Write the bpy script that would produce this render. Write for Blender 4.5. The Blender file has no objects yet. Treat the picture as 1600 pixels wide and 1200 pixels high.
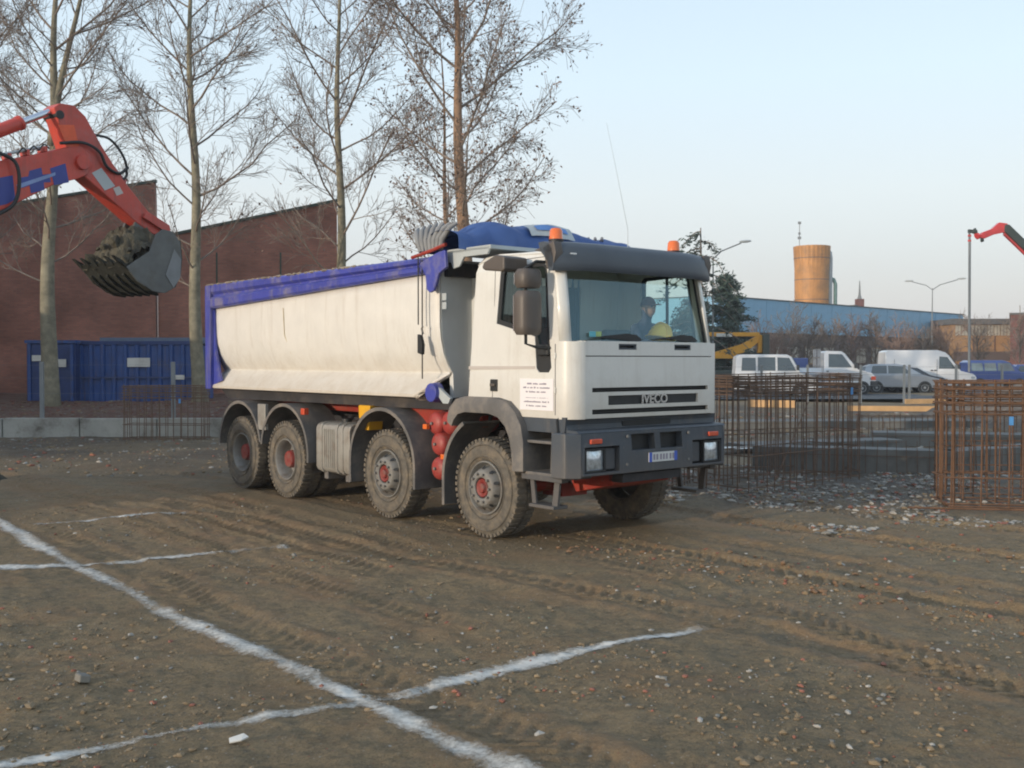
import bpy, math, random
import numpy as np
from mathutils import Vector, Matrix, noise
from mathutils.geometry import tessellate_polygon
R = math.radians
PI = math.pi
random.seed(7)
C = bpy.context.scene.collection
sc = bpy.context.scene

# ------------------------------------------------------------------ camera, sky, sun
CAM_H, PITCH, FPX = 1.93, R(1.25), 1665.0
cd = bpy.data.cameras.new('camera'); cam = bpy.data.objects.new('camera', cd); C.objects.link(cam)
cam.location = (0, 0, CAM_H); cam.rotation_euler = (R(90) - PITCH, 0, 0)
cd.sensor_width = 36; cd.lens = FPX / 1600 * 36; cd.clip_end = 6000; cd.clip_start = .05
sc.camera = cam
SUN_AZ = math.atan2(-.77, -.64)       # compass-like: angle from +Y towards +X of the direction to the sun
SUN_EL = R(8)
w = bpy.data.worlds.new('World'); sc.world = w; w.use_nodes = True
nt = w.node_tree; nt.nodes.clear()
sky = nt.nodes.new('ShaderNodeTexSky'); sky.sky_type = 'NISHITA'; sky.sun_disc = False
sky.sun_elevation = SUN_EL; sky.sun_rotation = SUN_AZ % (2 * PI)
sky.air_density = 1.0; sky.dust_density = 2.2; sky.ozone_density = 1.6; sky.altitude = 100
# winter haze low over the horizon, the same all round, mixed over the Nishita sky
tcw = nt.nodes.new('ShaderNodeTexCoord'); sxw = nt.nodes.new('ShaderNodeSeparateXYZ'); nt.links.new(tcw.outputs['Generated'], sxw.inputs[0])
rmp = nt.nodes.new('ShaderNodeValToRGB'); nt.links.new(sxw.outputs['Z'], rmp.inputs[0])
SKY = [(0.0, (.43, .42, .45)), (.06, (.48, .475, .485)), (.15, (.53, .56, .57)), (.25, (.50, .59, .65)), (.38, (.43, .53, .62)), (.65, (.34, .42, .52)), (1.0, (.28, .35, .46))]
SKYK = 1.0
while len(rmp.color_ramp.elements) < len(SKY): rmp.color_ramp.elements.new(.5)
for e, (p, c) in zip(rmp.color_ramp.elements, SKY): e.position = p
for e, (p, c) in zip(rmp.color_ramp.elements, SKY): e.color = (*[x * SKYK for x in c], 1)
bg = nt.nodes.new('ShaderNodeBackground'); bg.inputs['Strength'].default_value = .12
sc1 = nt.nodes.new('ShaderNodeVectorMath'); sc1.operation = 'SCALE'; sc1.inputs['Scale'].default_value = 1 / .12
nt.links.new(rmp.outputs[0], sc1.inputs[0])
mxw = nt.nodes.new('ShaderNodeMix'); mxw.data_type = 'RGBA'; mxw.inputs[0].default_value = .78
nt.links.new(sky.outputs[0], mxw.inputs[6]); nt.links.new(sc1.outputs[0], mxw.inputs[7])
wo = nt.nodes.new('ShaderNodeOutputWorld')
nt.links.new(mxw.outputs[2], bg.inputs[0]); nt.links.new(bg.outputs[0], wo.inputs[0])
sd = bpy.data.lights.new('sun', 'SUN'); sd.energy = 1.6; sd.angle = R(.6); sd.color = (1, .84, .66)
sun = bpy.data.objects.new('sun', sd); C.objects.link(sun)
dirv = Vector((math.sin(SUN_AZ) * math.cos(SUN_EL), math.cos(SUN_AZ) * math.cos(SUN_EL), math.sin(SUN_EL)))
sun.rotation_euler = dirv.to_track_quat('Z', 'Y').to_euler(); sun.location = dirv * 60 + Vector((0, 20, 10))
sc.view_settings.view_transform = 'Standard'; sc.view_settings.look = 'None'
sc.view_settings.exposure = .86; sc.view_settings.gamma = 1; sc.view_settings.use_curve_mapping = False
sc.render.engine = 'CYCLES'
sc.cycles.pixel_filter_type = 'BLACKMAN_HARRIS'; sc.cycles.filter_width = 2.0
sc.cycles.max_bounces = 6; sc.cycles.transparent_max_bounces = 12; sc.cycles.use_denoising = True
sc.render.film_transparent = False

# ------------------------------------------------------------------ helpers
def at(px, py, Y):
    """world (x, z) at distance Y seen at a pixel of the 1600x1200 photograph"""
    a = math.tan(PITCH); u = (600 - py) / FPX
    # direction: fw*1 + right*(px-800)/f + up*u
    cy, sy = math.cos(PITCH), math.sin(PITCH)
    dy = cy + u * sy; dz = -sy + u * cy; dx = (px - 800) / FPX
    return dx / dy * Y, CAM_H + dz / dy * Y

def empty(name, loc=(0, 0, 0), rz=0, label=None, cat=None, group=None, parent=None, kind=None):
    o = bpy.data.objects.new(name, None); C.objects.link(o)
    o.location = loc; o.rotation_euler = (0, 0, rz); o.empty_display_size = .2
    return tag(o, label, cat, group, kind, parent)

def tag(o, label=None, cat=None, group=None, kind=None, parent=None):
    if label: o['label'] = label
    if cat: o['category'] = cat
    if group: o['group'] = group
    if kind: o['kind'] = kind
    if parent: o.parent = parent
    return o

def copy_tree(o, parent=None):
    c = o.copy(); C.objects.link(c); c.parent = parent
    for ch in [x for x in o.children]: copy_tree(ch, c)
    return c

class MB:
    def __init__(s): s.v = []; s.f = []; s.m = []; s.mi = 0
    def add(s, vs, fs):
        n = len(s.v); s.v += [tuple(p) for p in vs]
        s.f += [tuple(i + n for i in f) for f in fs]; s.m += [s.mi] * len(fs); return s
    def box(s, a, b):
        x0, y0, z0 = a; x1, y1, z1 = b
        return s.add([(x0,y0,z0),(x1,y0,z0),(x1,y1,z0),(x0,y1,z0),(x0,y0,z1),(x1,y0,z1),(x1,y1,z1),(x0,y1,z1)],
                     [(0,3,2,1),(4,5,6,7),(0,1,5,4),(1,2,6,5),(2,3,7,6),(3,0,4,7)])
    def prism(s, pts, y0, y1, ax='y', inset1=0):
        """polygon pts (a,b) extruded; ax = extrusion axis. 'y': pts are (x,z); 'x': (y,z); 'z': (x,y)"""
        def mk(p, t):
            return {'y': (p[0], t, p[1]), 'x': (t, p[0], p[1]), 'z': (p[0], p[1], t)}[ax]
        n = len(pts)
        vs = [mk(p, y0) for p in pts] + [mk(p, y1) for p in pts]
        tri = tessellate_polygon([[Vector((p[0], p[1], 0)) for p in pts]])
        fs = [tuple(t) for t in tri] + [tuple(i + n for i in reversed(t)) for t in tri]
        fs += [(i, (i + 1) % n, (i + 1) % n + n, i + n) for i in range(n)]
        return s.add(vs, fs)
    def plate(s, outer, holes, fn, t):
        loops = [outer] + list(holes)
        flat = [p for l in loops for p in l]; n = len(flat)
        tri = tessellate_polygon([[Vector((p[0], p[1], 0)) for p in l] for l in loops])
        vs = [fn(p[0], p[1], 0) for p in flat] + [fn(p[0], p[1], t) for p in flat]
        fs = [tuple(q) for q in tri] + [tuple(i + n for i in reversed(q)) for q in tri]
        k = 0
        for l in loops:
            m = len(l)
            fs += [(k + i, k + (i + 1) % m, k + (i + 1) % m + n, k + i + n) for i in range(m)]; k += m
        return s.add(vs, fs)
    def tube(s, path, rad, n=8, cap=True):
        path = [Vector(p) for p in path]
        if not hasattr(rad, '__len__'): rad = [rad] * len(path)
        up = None; vs = []
        for i, p in enumerate(path):
            d = (path[min(i + 1, len(path) - 1)] - path[max(i - 1, 0)])
            if d.length < 1e-9: d = Vector((0, 0, 1))
            d.normalize()
            if up is None:
                up = d.orthogonal().normalized()
            else:
                up = (up - d * up.dot(d))
                up = up.normalized() if up.length > 1e-6 else d.orthogonal().normalized()
            q = d.cross(up)
            for k in range(n):
                a = 2 * PI * k / n
                vs.append(p + (up * math.cos(a) + q * math.sin(a)) * rad[i])
        fs = []
        for i in range(len(path) - 1):
            for k in range(n):
                a = i * n + k; b = i * n + (k + 1) % n
                fs.append((a, b, b + n, a + n))
        if cap and n > 2:
            fs.append(tuple(range(n - 1, -1, -1))); m = (len(path) - 1) * n; fs.append(tuple(range(m, m + n)))
        return s.add(vs, fs)
    def lathe(s, prof, c=(0, 0, 0), ax='y', n=32, a0=0, a1=2 * PI, closed=False):
        """prof: list of (t along axis, radius)"""
        full = abs(a1 - a0 - 2 * PI) < 1e-6; m = n if full else n + 1
        vs = []
        for i in range(m):
            a = a0 + (a1 - a0) * i / n; ca, sa = math.cos(a), math.sin(a)
            for t, r in prof:
                p = {'y': (r * ca, t, r * sa), 'x': (t, r * ca, r * sa), 'z': (r * ca, r * sa, t)}[ax]
                vs.append((p[0] + c[0], p[1] + c[1], p[2] + c[2]))
        k = len(prof); fs = []
        kk = k if closed else k - 1
        for i in range(n):
            j = (i + 1) % m
            for q in range(kk):
                q2 = (q + 1) % k
                fs.append((i * k + q, i * k + q2, j * k + q2, j * k + q))
        return s.add(vs, fs)
    def ico(s, c, r, seed=0, sub=0, jit=.25):
        rg = random.Random(seed); t = (1 + 5 ** .5) / 2
        vs = [(-1,t,0),(1,t,0),(-1,-t,0),(1,-t,0),(0,-1,t),(0,1,t),(0,-1,-t),(0,1,-t),(t,0,-1),(t,0,1),(-t,0,-1),(-t,0,1)]
        fs = [(0,11,5),(0,5,1),(0,1,7),(0,7,10),(0,10,11),(1,5,9),(5,11,4),(11,10,2),(10,7,6),(7,1,8),(3,9,4),(3,4,2),(3,2,6),(3,6,8),(3,8,9),(4,9,5),(2,4,11),(6,2,10),(8,6,7),(9,8,1)]
        rr = r if hasattr(r, '__len__') else (r, r, r); k = 1 / math.sqrt(1 + t * t)
        o = []
        for v in vs:
            j = 1 + (rg.random() - .5) * 2 * jit
            o.append((c[0] + v[0] * k * rr[0] * j, c[1] + v[1] * k * rr[1] * j, c[2] + v[2] * k * rr[2] * j))
        return s.add(o, fs)
    def sphere(s, c, r, nu=16, nv=10, v0=-PI / 2, v1=PI / 2):
        rr = r if hasattr(r, '__len__') else (r, r, r)
        vs = []
        for j in range(nv + 1):
            b = v0 + (v1 - v0) * j / nv
            for i in range(nu):
                a = 2 * PI * i / nu
                vs.append((c[0] + rr[0] * math.cos(b) * math.cos(a), c[1] + rr[1] * math.cos(b) * math.sin(a), c[2] + rr[2] * math.sin(b)))
        fs = [(j * nu + i, j * nu + (i + 1) % nu, (j + 1) * nu + (i + 1) % nu, (j + 1) * nu + i) for j in range(nv) for i in range(nu)]
        return s.add(vs, fs)
    def grid(s, fn, nu, nv):
        vs = [fn(i / nu, j / nv) for j in range(nv + 1) for i in range(nu + 1)]
        fs = [(j * (nu + 1) + i, j * (nu + 1) + i + 1, (j + 1) * (nu + 1) + i + 1, (j + 1) * (nu + 1) + i) for j in range(nv) for i in range(nu)]
        return s.add(vs, fs)
    def mesh(s, name, mats):
        me = bpy.data.meshes.new(name); me.from_pydata(s.v, [], s.f)
        for m in (mats if isinstance(mats, (list, tuple)) else [mats]): me.materials.append(m)
        me.polygons.foreach_set('material_index', s.m); me.update()
        return me
    def build(s, name, mats, parent=None, smooth=None, bevel=0, recalc=True, seg=2):
        me = s.mesh(name, mats)
        if recalc:
            import bmesh
            bm = bmesh.new(); bm.from_mesh(me)
            bmesh.ops.recalc_face_normals(bm, faces=bm.faces); bm.to_mesh(me); bm.free()
        if smooth is not None:
            me.polygons.foreach_set('use_smooth', [True] * len(me.polygons))
            if smooth < 180: me.set_sharp_from_angle(angle=R(smooth))
        o = bpy.data.objects.new(name, me); C.objects.link(o)
        if parent: o.parent = parent
        if bevel:
            b = o.modifiers.new('bevel', 'BEVEL'); b.width = bevel; b.segments = seg; b.limit_method = 'ANGLE'; b.angle_limit = R(35)
            me.polygons.foreach_set('use_smooth', [True] * len(me.polygons))
            b.harden_normals = True
        return o

def box(name, a, b, m, parent=None, bevel=0):
    return MB().box(a, b).build(name, m, parent, bevel=bevel)

# ------------------------------------------------------------------ materials
def mat(name, col, rough=.6, metal=0, var=.15, scale=3.0, bump=0, bscale=40, dirt=None, dirt_scale=2.0, dirt_amt=.5,
        mud=None, spec=.5, coat=0, alpha=1.0, emis=None, streak=None):
    m = bpy.data.materials.new(name); m.use_nodes = True
    t = m.node_tree; b = t.nodes['Principled BSDF']
    b.inputs['Roughness'].default_value = rough; b.inputs['Metallic'].default_value = metal
    b.inputs['Specular IOR Level'].default_value = spec
    if coat: b.inputs['Coat Weight'].default_value = coat; b.inputs['Coat Roughness'].default_value = .12
    tc = t.nodes.new('ShaderNodeTexCoord')
    def noi(sc_, det=4, ro=.6):
        n = t.nodes.new('ShaderNodeTexNoise'); n.inputs['Scale'].default_value = sc_; n.inputs['Detail'].default_value = det
        n.inputs['Roughness'].default_value = ro; t.links.new(tc.outputs['Object'], n.inputs['Vector']); return n.outputs['Fac']
    def mr(src, a, b_, c, d):
        n = t.nodes.new('ShaderNodeMapRange'); n.inputs[1].default_value = a; n.inputs[2].default_value = b_
        n.inputs[3].default_value = c; n.inputs[4].default_value = d; t.links.new(src, n.inputs[0]); return n.outputs[0]
    def mix(f, c1, c2, bt='MIX'):
        n = t.nodes.new('ShaderNodeMix'); n.data_type = 'RGBA'; n.blend_type = bt
        for sock, val in ((n.inputs[0], f), (n.inputs[6], c1), (n.inputs[7], c2)):
            if hasattr(val, 'links') or isinstance(val, bpy.types.NodeSocket): t.links.new(val, sock)
            elif isinstance(val, (int, float)): sock.default_value = val
            else: sock.default_value = (*val[:3], 1)
        return n.outputs[2]
    base = mix(mr(noi(scale), .3, .7, 0, 1), tuple(max(0, x * (1 - var)) for x in col), tuple(min(1, x * (1 + var)) for x in col))
    if dirt:
        f = mr(noi(dirt_scale, 7, .7), .5 + .25 * (.5 - dirt_amt), .72 + .2 * (.5 - dirt_amt), 0, min(1, dirt_amt * 1.4))
        base = mix(f, base, dirt)
    if mud:   # (colour, z below which mud is full, z where it ends) in object coordinates: splashed mud
        sx = t.nodes.new('ShaderNodeSeparateXYZ'); t.links.new(tc.outputs['Object'], sx.inputs[0])
        ad = t.nodes.new('ShaderNodeMath'); ad.operation = 'ADD'
        t.links.new(sx.outputs['Z'], ad.inputs[0]); t.links.new(mr(noi(5, 6, .7), 0, 1, -.5 * (mud[2] - mud[1]), .5 * (mud[2] - mud[1])), ad.inputs[1])
        f = mr(ad.outputs[0], mud[1], mud[2], mud[3] if len(mud) > 3 else .85, 0)
        base = mix(f, base, mud[0])
        rr = mr(f, 0, 1, rough, .9); t.links.new(rr, b.inputs['Roughness'])
    if streak:    # rain-washed dirt runs: noise stretched along z
        mpg = t.nodes.new('ShaderNodeMapping'); mpg.inputs['Scale'].default_value = (9, 9, .7); t.links.new(tc.outputs['Object'], mpg.inputs[0])
        n = t.nodes.new('ShaderNodeTexNoise'); n.inputs['Scale'].default_value = 1; n.inputs['Detail'].default_value = 6; n.inputs['Roughness'].default_value = .7
        t.links.new(mpg.outputs[0], n.inputs['Vector']); base = mix(mr(n.outputs['Fac'], .52, .74, 0, streak[1]), base, streak[0])
        n = t.nodes.new('ShaderNodeTexNoise'); n.inputs['Scale'].default_value = 38; n.inputs['Detail'].default_value = 3; t.links.new(tc.outputs['Object'], n.inputs['Vector'])
        base = mix(mr(n.outputs['Fac'], .66, .72, 0, streak[1] * .8), base, streak[0])
    t.links.new(base, b.inputs['Base Color'])
    if bump:
        bn = t.nodes.new('ShaderNodeBump'); bn.inputs['Strength'].default_value = bump; bn.inputs['Distance'].default_value = .02
        t.links.new(noi(bscale, 5, .65), bn.inputs['Height']); t.links.new(bn.outputs[0], b.inputs['Normal'])
    if emis:
        b.inputs['Emission Color'].default_value = (*emis[:3], 1); b.inputs['Emission Strength'].default_value = emis[3]
    return m

def glass_mat(name, tint=(.55, .75, .78), gl=(.75, .9, .95), base=.06, rough=.02):
    m = bpy.data.materials.new(name); m.use_nodes = True; t = m.node_tree; t.nodes.clear()
    o = t.nodes.new('ShaderNodeOutputMaterial'); tr = t.nodes.new('ShaderNodeBsdfTransparent'); g = t.nodes.new('ShaderNodeBsdfGlossy')
    tr.inputs[0].default_value = (*tint, 1); g.inputs['Color'].default_value = (*gl, 1); g.inputs['Roughness'].default_value = rough
    fr0 = t.nodes.new('ShaderNodeLayerWeight'); fr0.inputs[0].default_value = .5; fr = t.nodes.new('ShaderNodeMath'); fr.operation = 'POWER'; fr.inputs[1].default_value = 4.5; t.links.new(fr0.outputs['Facing'], fr.inputs[0])
    mp = t.nodes.new('ShaderNodeMapRange'); mp.inputs[1].default_value = 0; mp.inputs[2].default_value = 1; mp.inputs[3].default_value = base; mp.inputs[4].default_value = 1
    mx = t.nodes.new('ShaderNodeMixShader')
    t.links.new(fr.outputs[0], mp.inputs[0]); t.links.new(mp.outputs[0], mx.inputs[0]); t.links.new(tr.outputs[0], mx.inputs[1]); t.links.new(g.outputs[0], mx.inputs[2])
    t.links.new(mx.outputs[0], o.inputs[0]); return m

MUD = (.17, .125, .085)
M = dict(
    white=mat('white_paint', (.70, .70, .665), .32, var=.03, dirt=(.45, .40, .33), dirt_amt=.25, dirt_scale=1.3, coat=.3, mud=((.42, .36, .28), 1.3, 1.8, .5), streak=((.40, .36, .30), .30)),
    tipper=mat('tipper_white_paint', (.71, .70, .66), .45, var=.05, dirt=(.46, .41, .33), dirt_amt=.22, dirt_scale=1.6, mud=((.42, .34, .24), 1.45, 2.0, .6), streak=((.42, .36, .28), .35)),
    blue=mat('tipper_blue_paint', (.05, .065, .34), .45, var=.15, dirt=(.30, .27, .25), dirt_amt=.5, dirt_scale=2.2, streak=((.26, .24, .24), .6)),
    blue_dirty=mat('scraped_blue_paint', (.07, .08, .34), .5, var=.2, dirt=(.38, .33, .27), dirt_amt=.75, dirt_scale=3.2),
    plastic=mat('dark_grey_plastic', (.055, .068, .085), .5, var=.12, mud=((.14, .12, .10), .6, 1.1, .55), streak=((.16, .14, .12), .5)),
    plastic_up=mat('dark_visor_plastic', (.060, .075, .095), .42, var=.1),
    mirror=mat('mirror_housing_plastic', (.10, .085, .075), .5, var=.1),
    fender=mat('dusty_grey_fender_plastic', (.13, .125, .12), .7, var=.2, dirt=(.26, .22, .18), dirt_amt=.6, dirt_scale=3),
    black=mat('black_rubber_trim', (.018, .02, .022), .55, var=.2),
    dark=mat('dark_underbody_steel', (.03, .03, .035), .7, var=.3, dirt=(.12, .1, .08), dirt_amt=.5),
    tyre=mat('muddy_tyre_rubber', (.11, .10, .084), .9, var=.3, scale=9, dirt=(.22, .18, .13), dirt_amt=.7, dirt_scale=7, bump=.4, bscale=60),
    rim=mat('dusty_steel_rim', (.22, .22, .21), .65, metal=.15, var=.2, dirt=(.15, .125, .10), dirt_amt=.7, dirt_scale=6),
    red=mat('red_chassis_paint', (.30, .035, .022), .5, var=.2, dirt=(.2, .12, .08), dirt_amt=.5, dirt_scale=5),
    redtank=mat('red_air_tank_paint', (.33, .045, .038), .5, var=.15, dirt=(.24, .12, .09), dirt_amt=.55, dirt_scale=9),
    hubred=mat('muddy_red_hub', (.24, .035, .03), .6, var=.3, scale=8, dirt=(.15, .10, .08), dirt_amt=.7, dirt_scale=12),
    alu=mat('dusty_aluminium', (.36, .35, .32), .55, metal=.35, var=.12, dirt=(.24, .2, .16), dirt_amt=.6, dirt_scale=5),
    lgrey=mat('light_grey_paint', (.42, .46, .47), .5, var=.08, dirt=(.3, .28, .25), dirt_amt=.3),
    hgrey=mat('tub_front_grey', (.62, .63, .61), .6, var=.06, dirt=(.25, .24, .21), dirt_amt=.3),
    tarp=mat('blue_tarpaulin', (.045, .10, .28), .6, var=.15, scale=2, bump=.3, bscale=4),
    tarp_in=mat('grey_tarp_edge', (.22, .23, .24), .7, var=.2),
    amber=mat('amber_lens', (.75, .16, .03), .2, var=.05, coat=.5),
    indic=mat('orange_red_lens', (.62, .09, .04), .25, coat=.5),
    lens=mat('headlight_lens', (.55, .62, .68), .1, metal=.6, var=.3, scale=30, coat=1),
    chrome=mat('chrome_letters', (.62, .63, .63), .25, metal=.8, var=.03),
    platew=mat('plate_white', (.62, .63, .62), .5, var=.03), plateb=mat('plate_blue', (.06, .12, .5), .4),
    ink=mat('grey_ink', (.28, .26, .32), .7, var=.1), inkd=mat('dark_ink', (.08, .08, .10), .7, var=.1),
    sticker=mat('white_sticker', (.80, .78, .80), .4, var=.02),
    stripe=mat('grey_stripe', (.50, .46, .43), .5, var=.05),
    yellow=mat('yellow_paint', (.72, .38, .02), .45, var=.08, dirt=(.3, .2, .1), dirt_amt=.3),
    seat=mat('grey_seat_fabric', (.09, .10, .12), .9, var=.2), curtain=mat('beige_curtain', (.32, .30, .28), .9, var=.1),
    dash=mat('dashboard_plastic', (.055, .06, .065), .6),
    windscreen=glass_mat('tinted_windscreen', (.84, .95, .93), (.60, .84, .92), .12), sideglass=glass_mat('tinted_side_glass', (.90, .95, .93), (.8, .9, .9), .05),
)

# ------------------------------------------------------------------ ground height
def vn(x, y, seed):
    xi = np.floor(x); yi = np.floor(y); xf = x - xi; yf = y - yi
    u = xf * xf * (3 - 2 * xf); v = yf * yf * (3 - 2 * yf)
    def h(a, b):
        n = np.sin(a * 127.1 + b * 311.7 + seed * 74.7) * 43758.5453
        return n - np.floor(n)
    return (h(xi, yi) * (1 - u) + h(xi + 1, yi) * u) * (1 - v) + (h(xi, yi + 1) * (1 - u) + h(xi + 1, yi + 1) * u) * v - .5
def fbm(x, y, f, seed, octv=3):
    a = 1; s = 0
    for i in range(octv):
        cs, sn = math.cos(.6 * i + .3), math.sin(.6 * i + .3)
        s = s + a * vn((x * cs - y * sn) * f + 13 * i, (x * sn + y * cs) * f, seed + i); a *= .5; f *= 2.03
    return s
def sst(e0, e1, x):
    t = np.clip((x - e0) / (e1 - e0), 0, 1); return t * t * (3 - 2 * t)
TX, TY, TYAW = -.302, 11.59, R(40)
def truck_sl(x, y):
    dx = x - TX; dy = y - TY
    return dx * math.sin(TYAW) - dy * math.cos(TYAW), dx * math.cos(TYAW) + dy * math.sin(TYAW)
# lanes: (lateral centre at s=0, bend, width, s0, s1, rut depth, tread height, tread period, slant)
LANES = [(-1.9, .02, .34, -9, 1, .02, .02, .13, .6), (4.6, .03, .34, 0, 12, .02, .018, .14, -.6), (-3.6, -.02, .34, -4, 8, .015, .016, .14, .6), (.18, .0, .34, -9, .3, .035, .022, .13, .5), (2.2, .0, .34, -9, .3, .035, .02, .13, -.5),
         (.75, .012, .36, -1, 12, .035, .022, .14, .6), (3.1, .012, .36, -3, 12, .035, .022, .14, -.6),
         (-1.3, .03, .34, -12, 9, .02, .018, .13, .5), (1.9, -.035, .34, 1.5, 10, .02, .016, .15, -.6),
         (-2.6, -.01, .30, -10, 3, .012, .016, .11, .5), (-.1, -.055, .32, .8, 8, .012, .016, .13, .7), (-.75, .0, .3, -8, 0, .02, .018, .12, -.6)]
def lanes(x, y):
    s, l = truck_sl(x, y); z = 0; c = 0
    for (l0, bend, wd, s0, s1, dep, th, per, sl) in LANES:
        q = l - l0 - bend * s * np.abs(s) * .35 - .10 * np.sin(s * .9 + l0)
        e = sst(s0 - .6, s0 + .6, s) * (1 - sst(s1 - .6, s1 + .6, s))
        inside = 1 - sst(wd * .42, wd * .58, np.abs(q))
        lip = np.exp(-((np.abs(q) - wd * .72) / .09) ** 2)
        tread = sst(-.2, .5, np.sin(2 * PI * (s + sl * np.abs(q)) / per))
        fade = np.clip(.75 + 1.3 * fbm(x, y, .9, 40 + int(l0 * 10), 2), .1, 1)
        z = z + e * (inside * (-dep + 1.35 * th * tread * fade) + lip * dep * .55 * (1 + 1.6 * vn(x * 9, y * 9, 5)))
        c = np.maximum(c, e * (inside * .45 + lip * 1.0) * fade)
    return z, c
def bank(x, y):
    b = sst(27.55, 27.7, y) * (1 - sst(-3.5, -1.5, x))
    return b * (.40 + .28 * sst(27.6, 31, y))
def H(x, y, full=True):
    x = np.asarray(x, float); y = np.asarray(y, float)
    near = 1 - sst(60, 120, y)
    z = near * (.10 * fbm(x, y, .22, 1, 3) + .035 * fbm(x, y, 1.6, 9, 3))
    z = z + (1 - sst(25, 45, y)) * .017 * fbm(x, y, 6, 17, 3) + (1 - sst(10, 20, y)) * .009 * fbm(x, y, 26, 23, 2)
    lz, lc = lanes(x, y); f = 1 - sst(18, 30, y); z = z + lz * f
    # calm ground right under the truck
    s, l = truck_sl(x, y)
    m = sst(-8.5, -7, s) * (1 - sst(1.0, 2.5, s)) * sst(-1.2, -.3, l) * (1 - sst(2.7, 3.6, l))
    z = z * (1 - .6 * m)
    # rubble heaps at right, in front of the cages
    rb = sst(1.8, 3.2, x) * sst(12.6, 14.5, y) * (1 - sst(17, 19, y))
    z = z + rb * (.09 * np.abs(fbm(x, y, 3.2, 31, 3)) + .03)
    z = z + bank(x, y) + sst(27.6, 28.2, y) * (1 - sst(-3.5, -1.5, x)) * .10 * fbm(x, y, .9, 61, 3)
    z = z + sst(50, 56, y) * .12
    return (z, lc * f, rb) if full else z
def Hs(x, y): return float(H(np.array([x]), np.array([y]), False)[0])

def axis(segs):
    out = [segs[0][0]]
    for a, b, st in segs:
        n = max(1, int(round((b - a) / st))); out += list(a + (b - a) * (np.arange(n) + 1) / n)
    return np.array(out)
xs = axis([(-3000, -200, 400), (-200, -40, 20), (-40, -14, 1.2), (-14, -6.5, .12), (-6.5, 6.5, .024), (6.5, 14, .1), (14, 40, 1.0), (40, 200, 16), (200, 3000, 400)])
ys = axis([(-60, 0, 10), (0, 3.5, .25), (3.5, 7.5, .018), (7.5, 13, .026), (13, 19, .045), (19, 27.3, .1), (27.3, 27.9, .03), (27.9, 34, .15), (34, 60, 1.0), (60, 200, 14), (200, 4000, 420)])
X, Y = np.meshgrid(xs, ys); Z, LC, RB = H(X, Y)
nx, ny = len(xs), len(ys)
me = bpy.data.meshes.new('ground')
me.vertices.add(nx * ny); me.vertices.foreach_set('co', np.stack([X, Y, Z], -1).ravel().astype(np.float32))
idx = np.arange(nx * ny).reshape(ny, nx)
q = np.stack([idx[:-1, :-1], idx[:-1, 1:], idx[1:, 1:], idx[1:, :-1]], -1).reshape(-1, 4)
me.loops.add(q.size); me.loops.foreach_set('vertex_index', q.ravel().astype(np.int32))
me.polygons.add(len(q)); me.polygons.foreach_set('loop_start', (np.arange(len(q)) * 4).astype(np.int32))
me.polygons.foreach_set('use_smooth', np.ones(len(q), bool)); me.update(calc_edges=True)
for nm, arr in (('clay', LC), ('rubble', RB), ('bank', bank(X, Y) > .2), ('back_dark', sst(13, 20, Y + .35 * X) * (1 - sst(44, 50, Y)) * np.clip(.8 + 1.2 * fbm(X, Y, .5, 71, 3), 0, 1))):
    a = me.attributes.new(nm, 'FLOAT', 'POINT'); a.data.foreach_set('value', np.asarray(arr, np.float32).ravel())
ground = bpy.data.objects.new('ground', me); C.objects.link(ground); ground['kind'] = 'structure'
ground['label'] = 'churned brown mud of the building site with tyre tracks'

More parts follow.
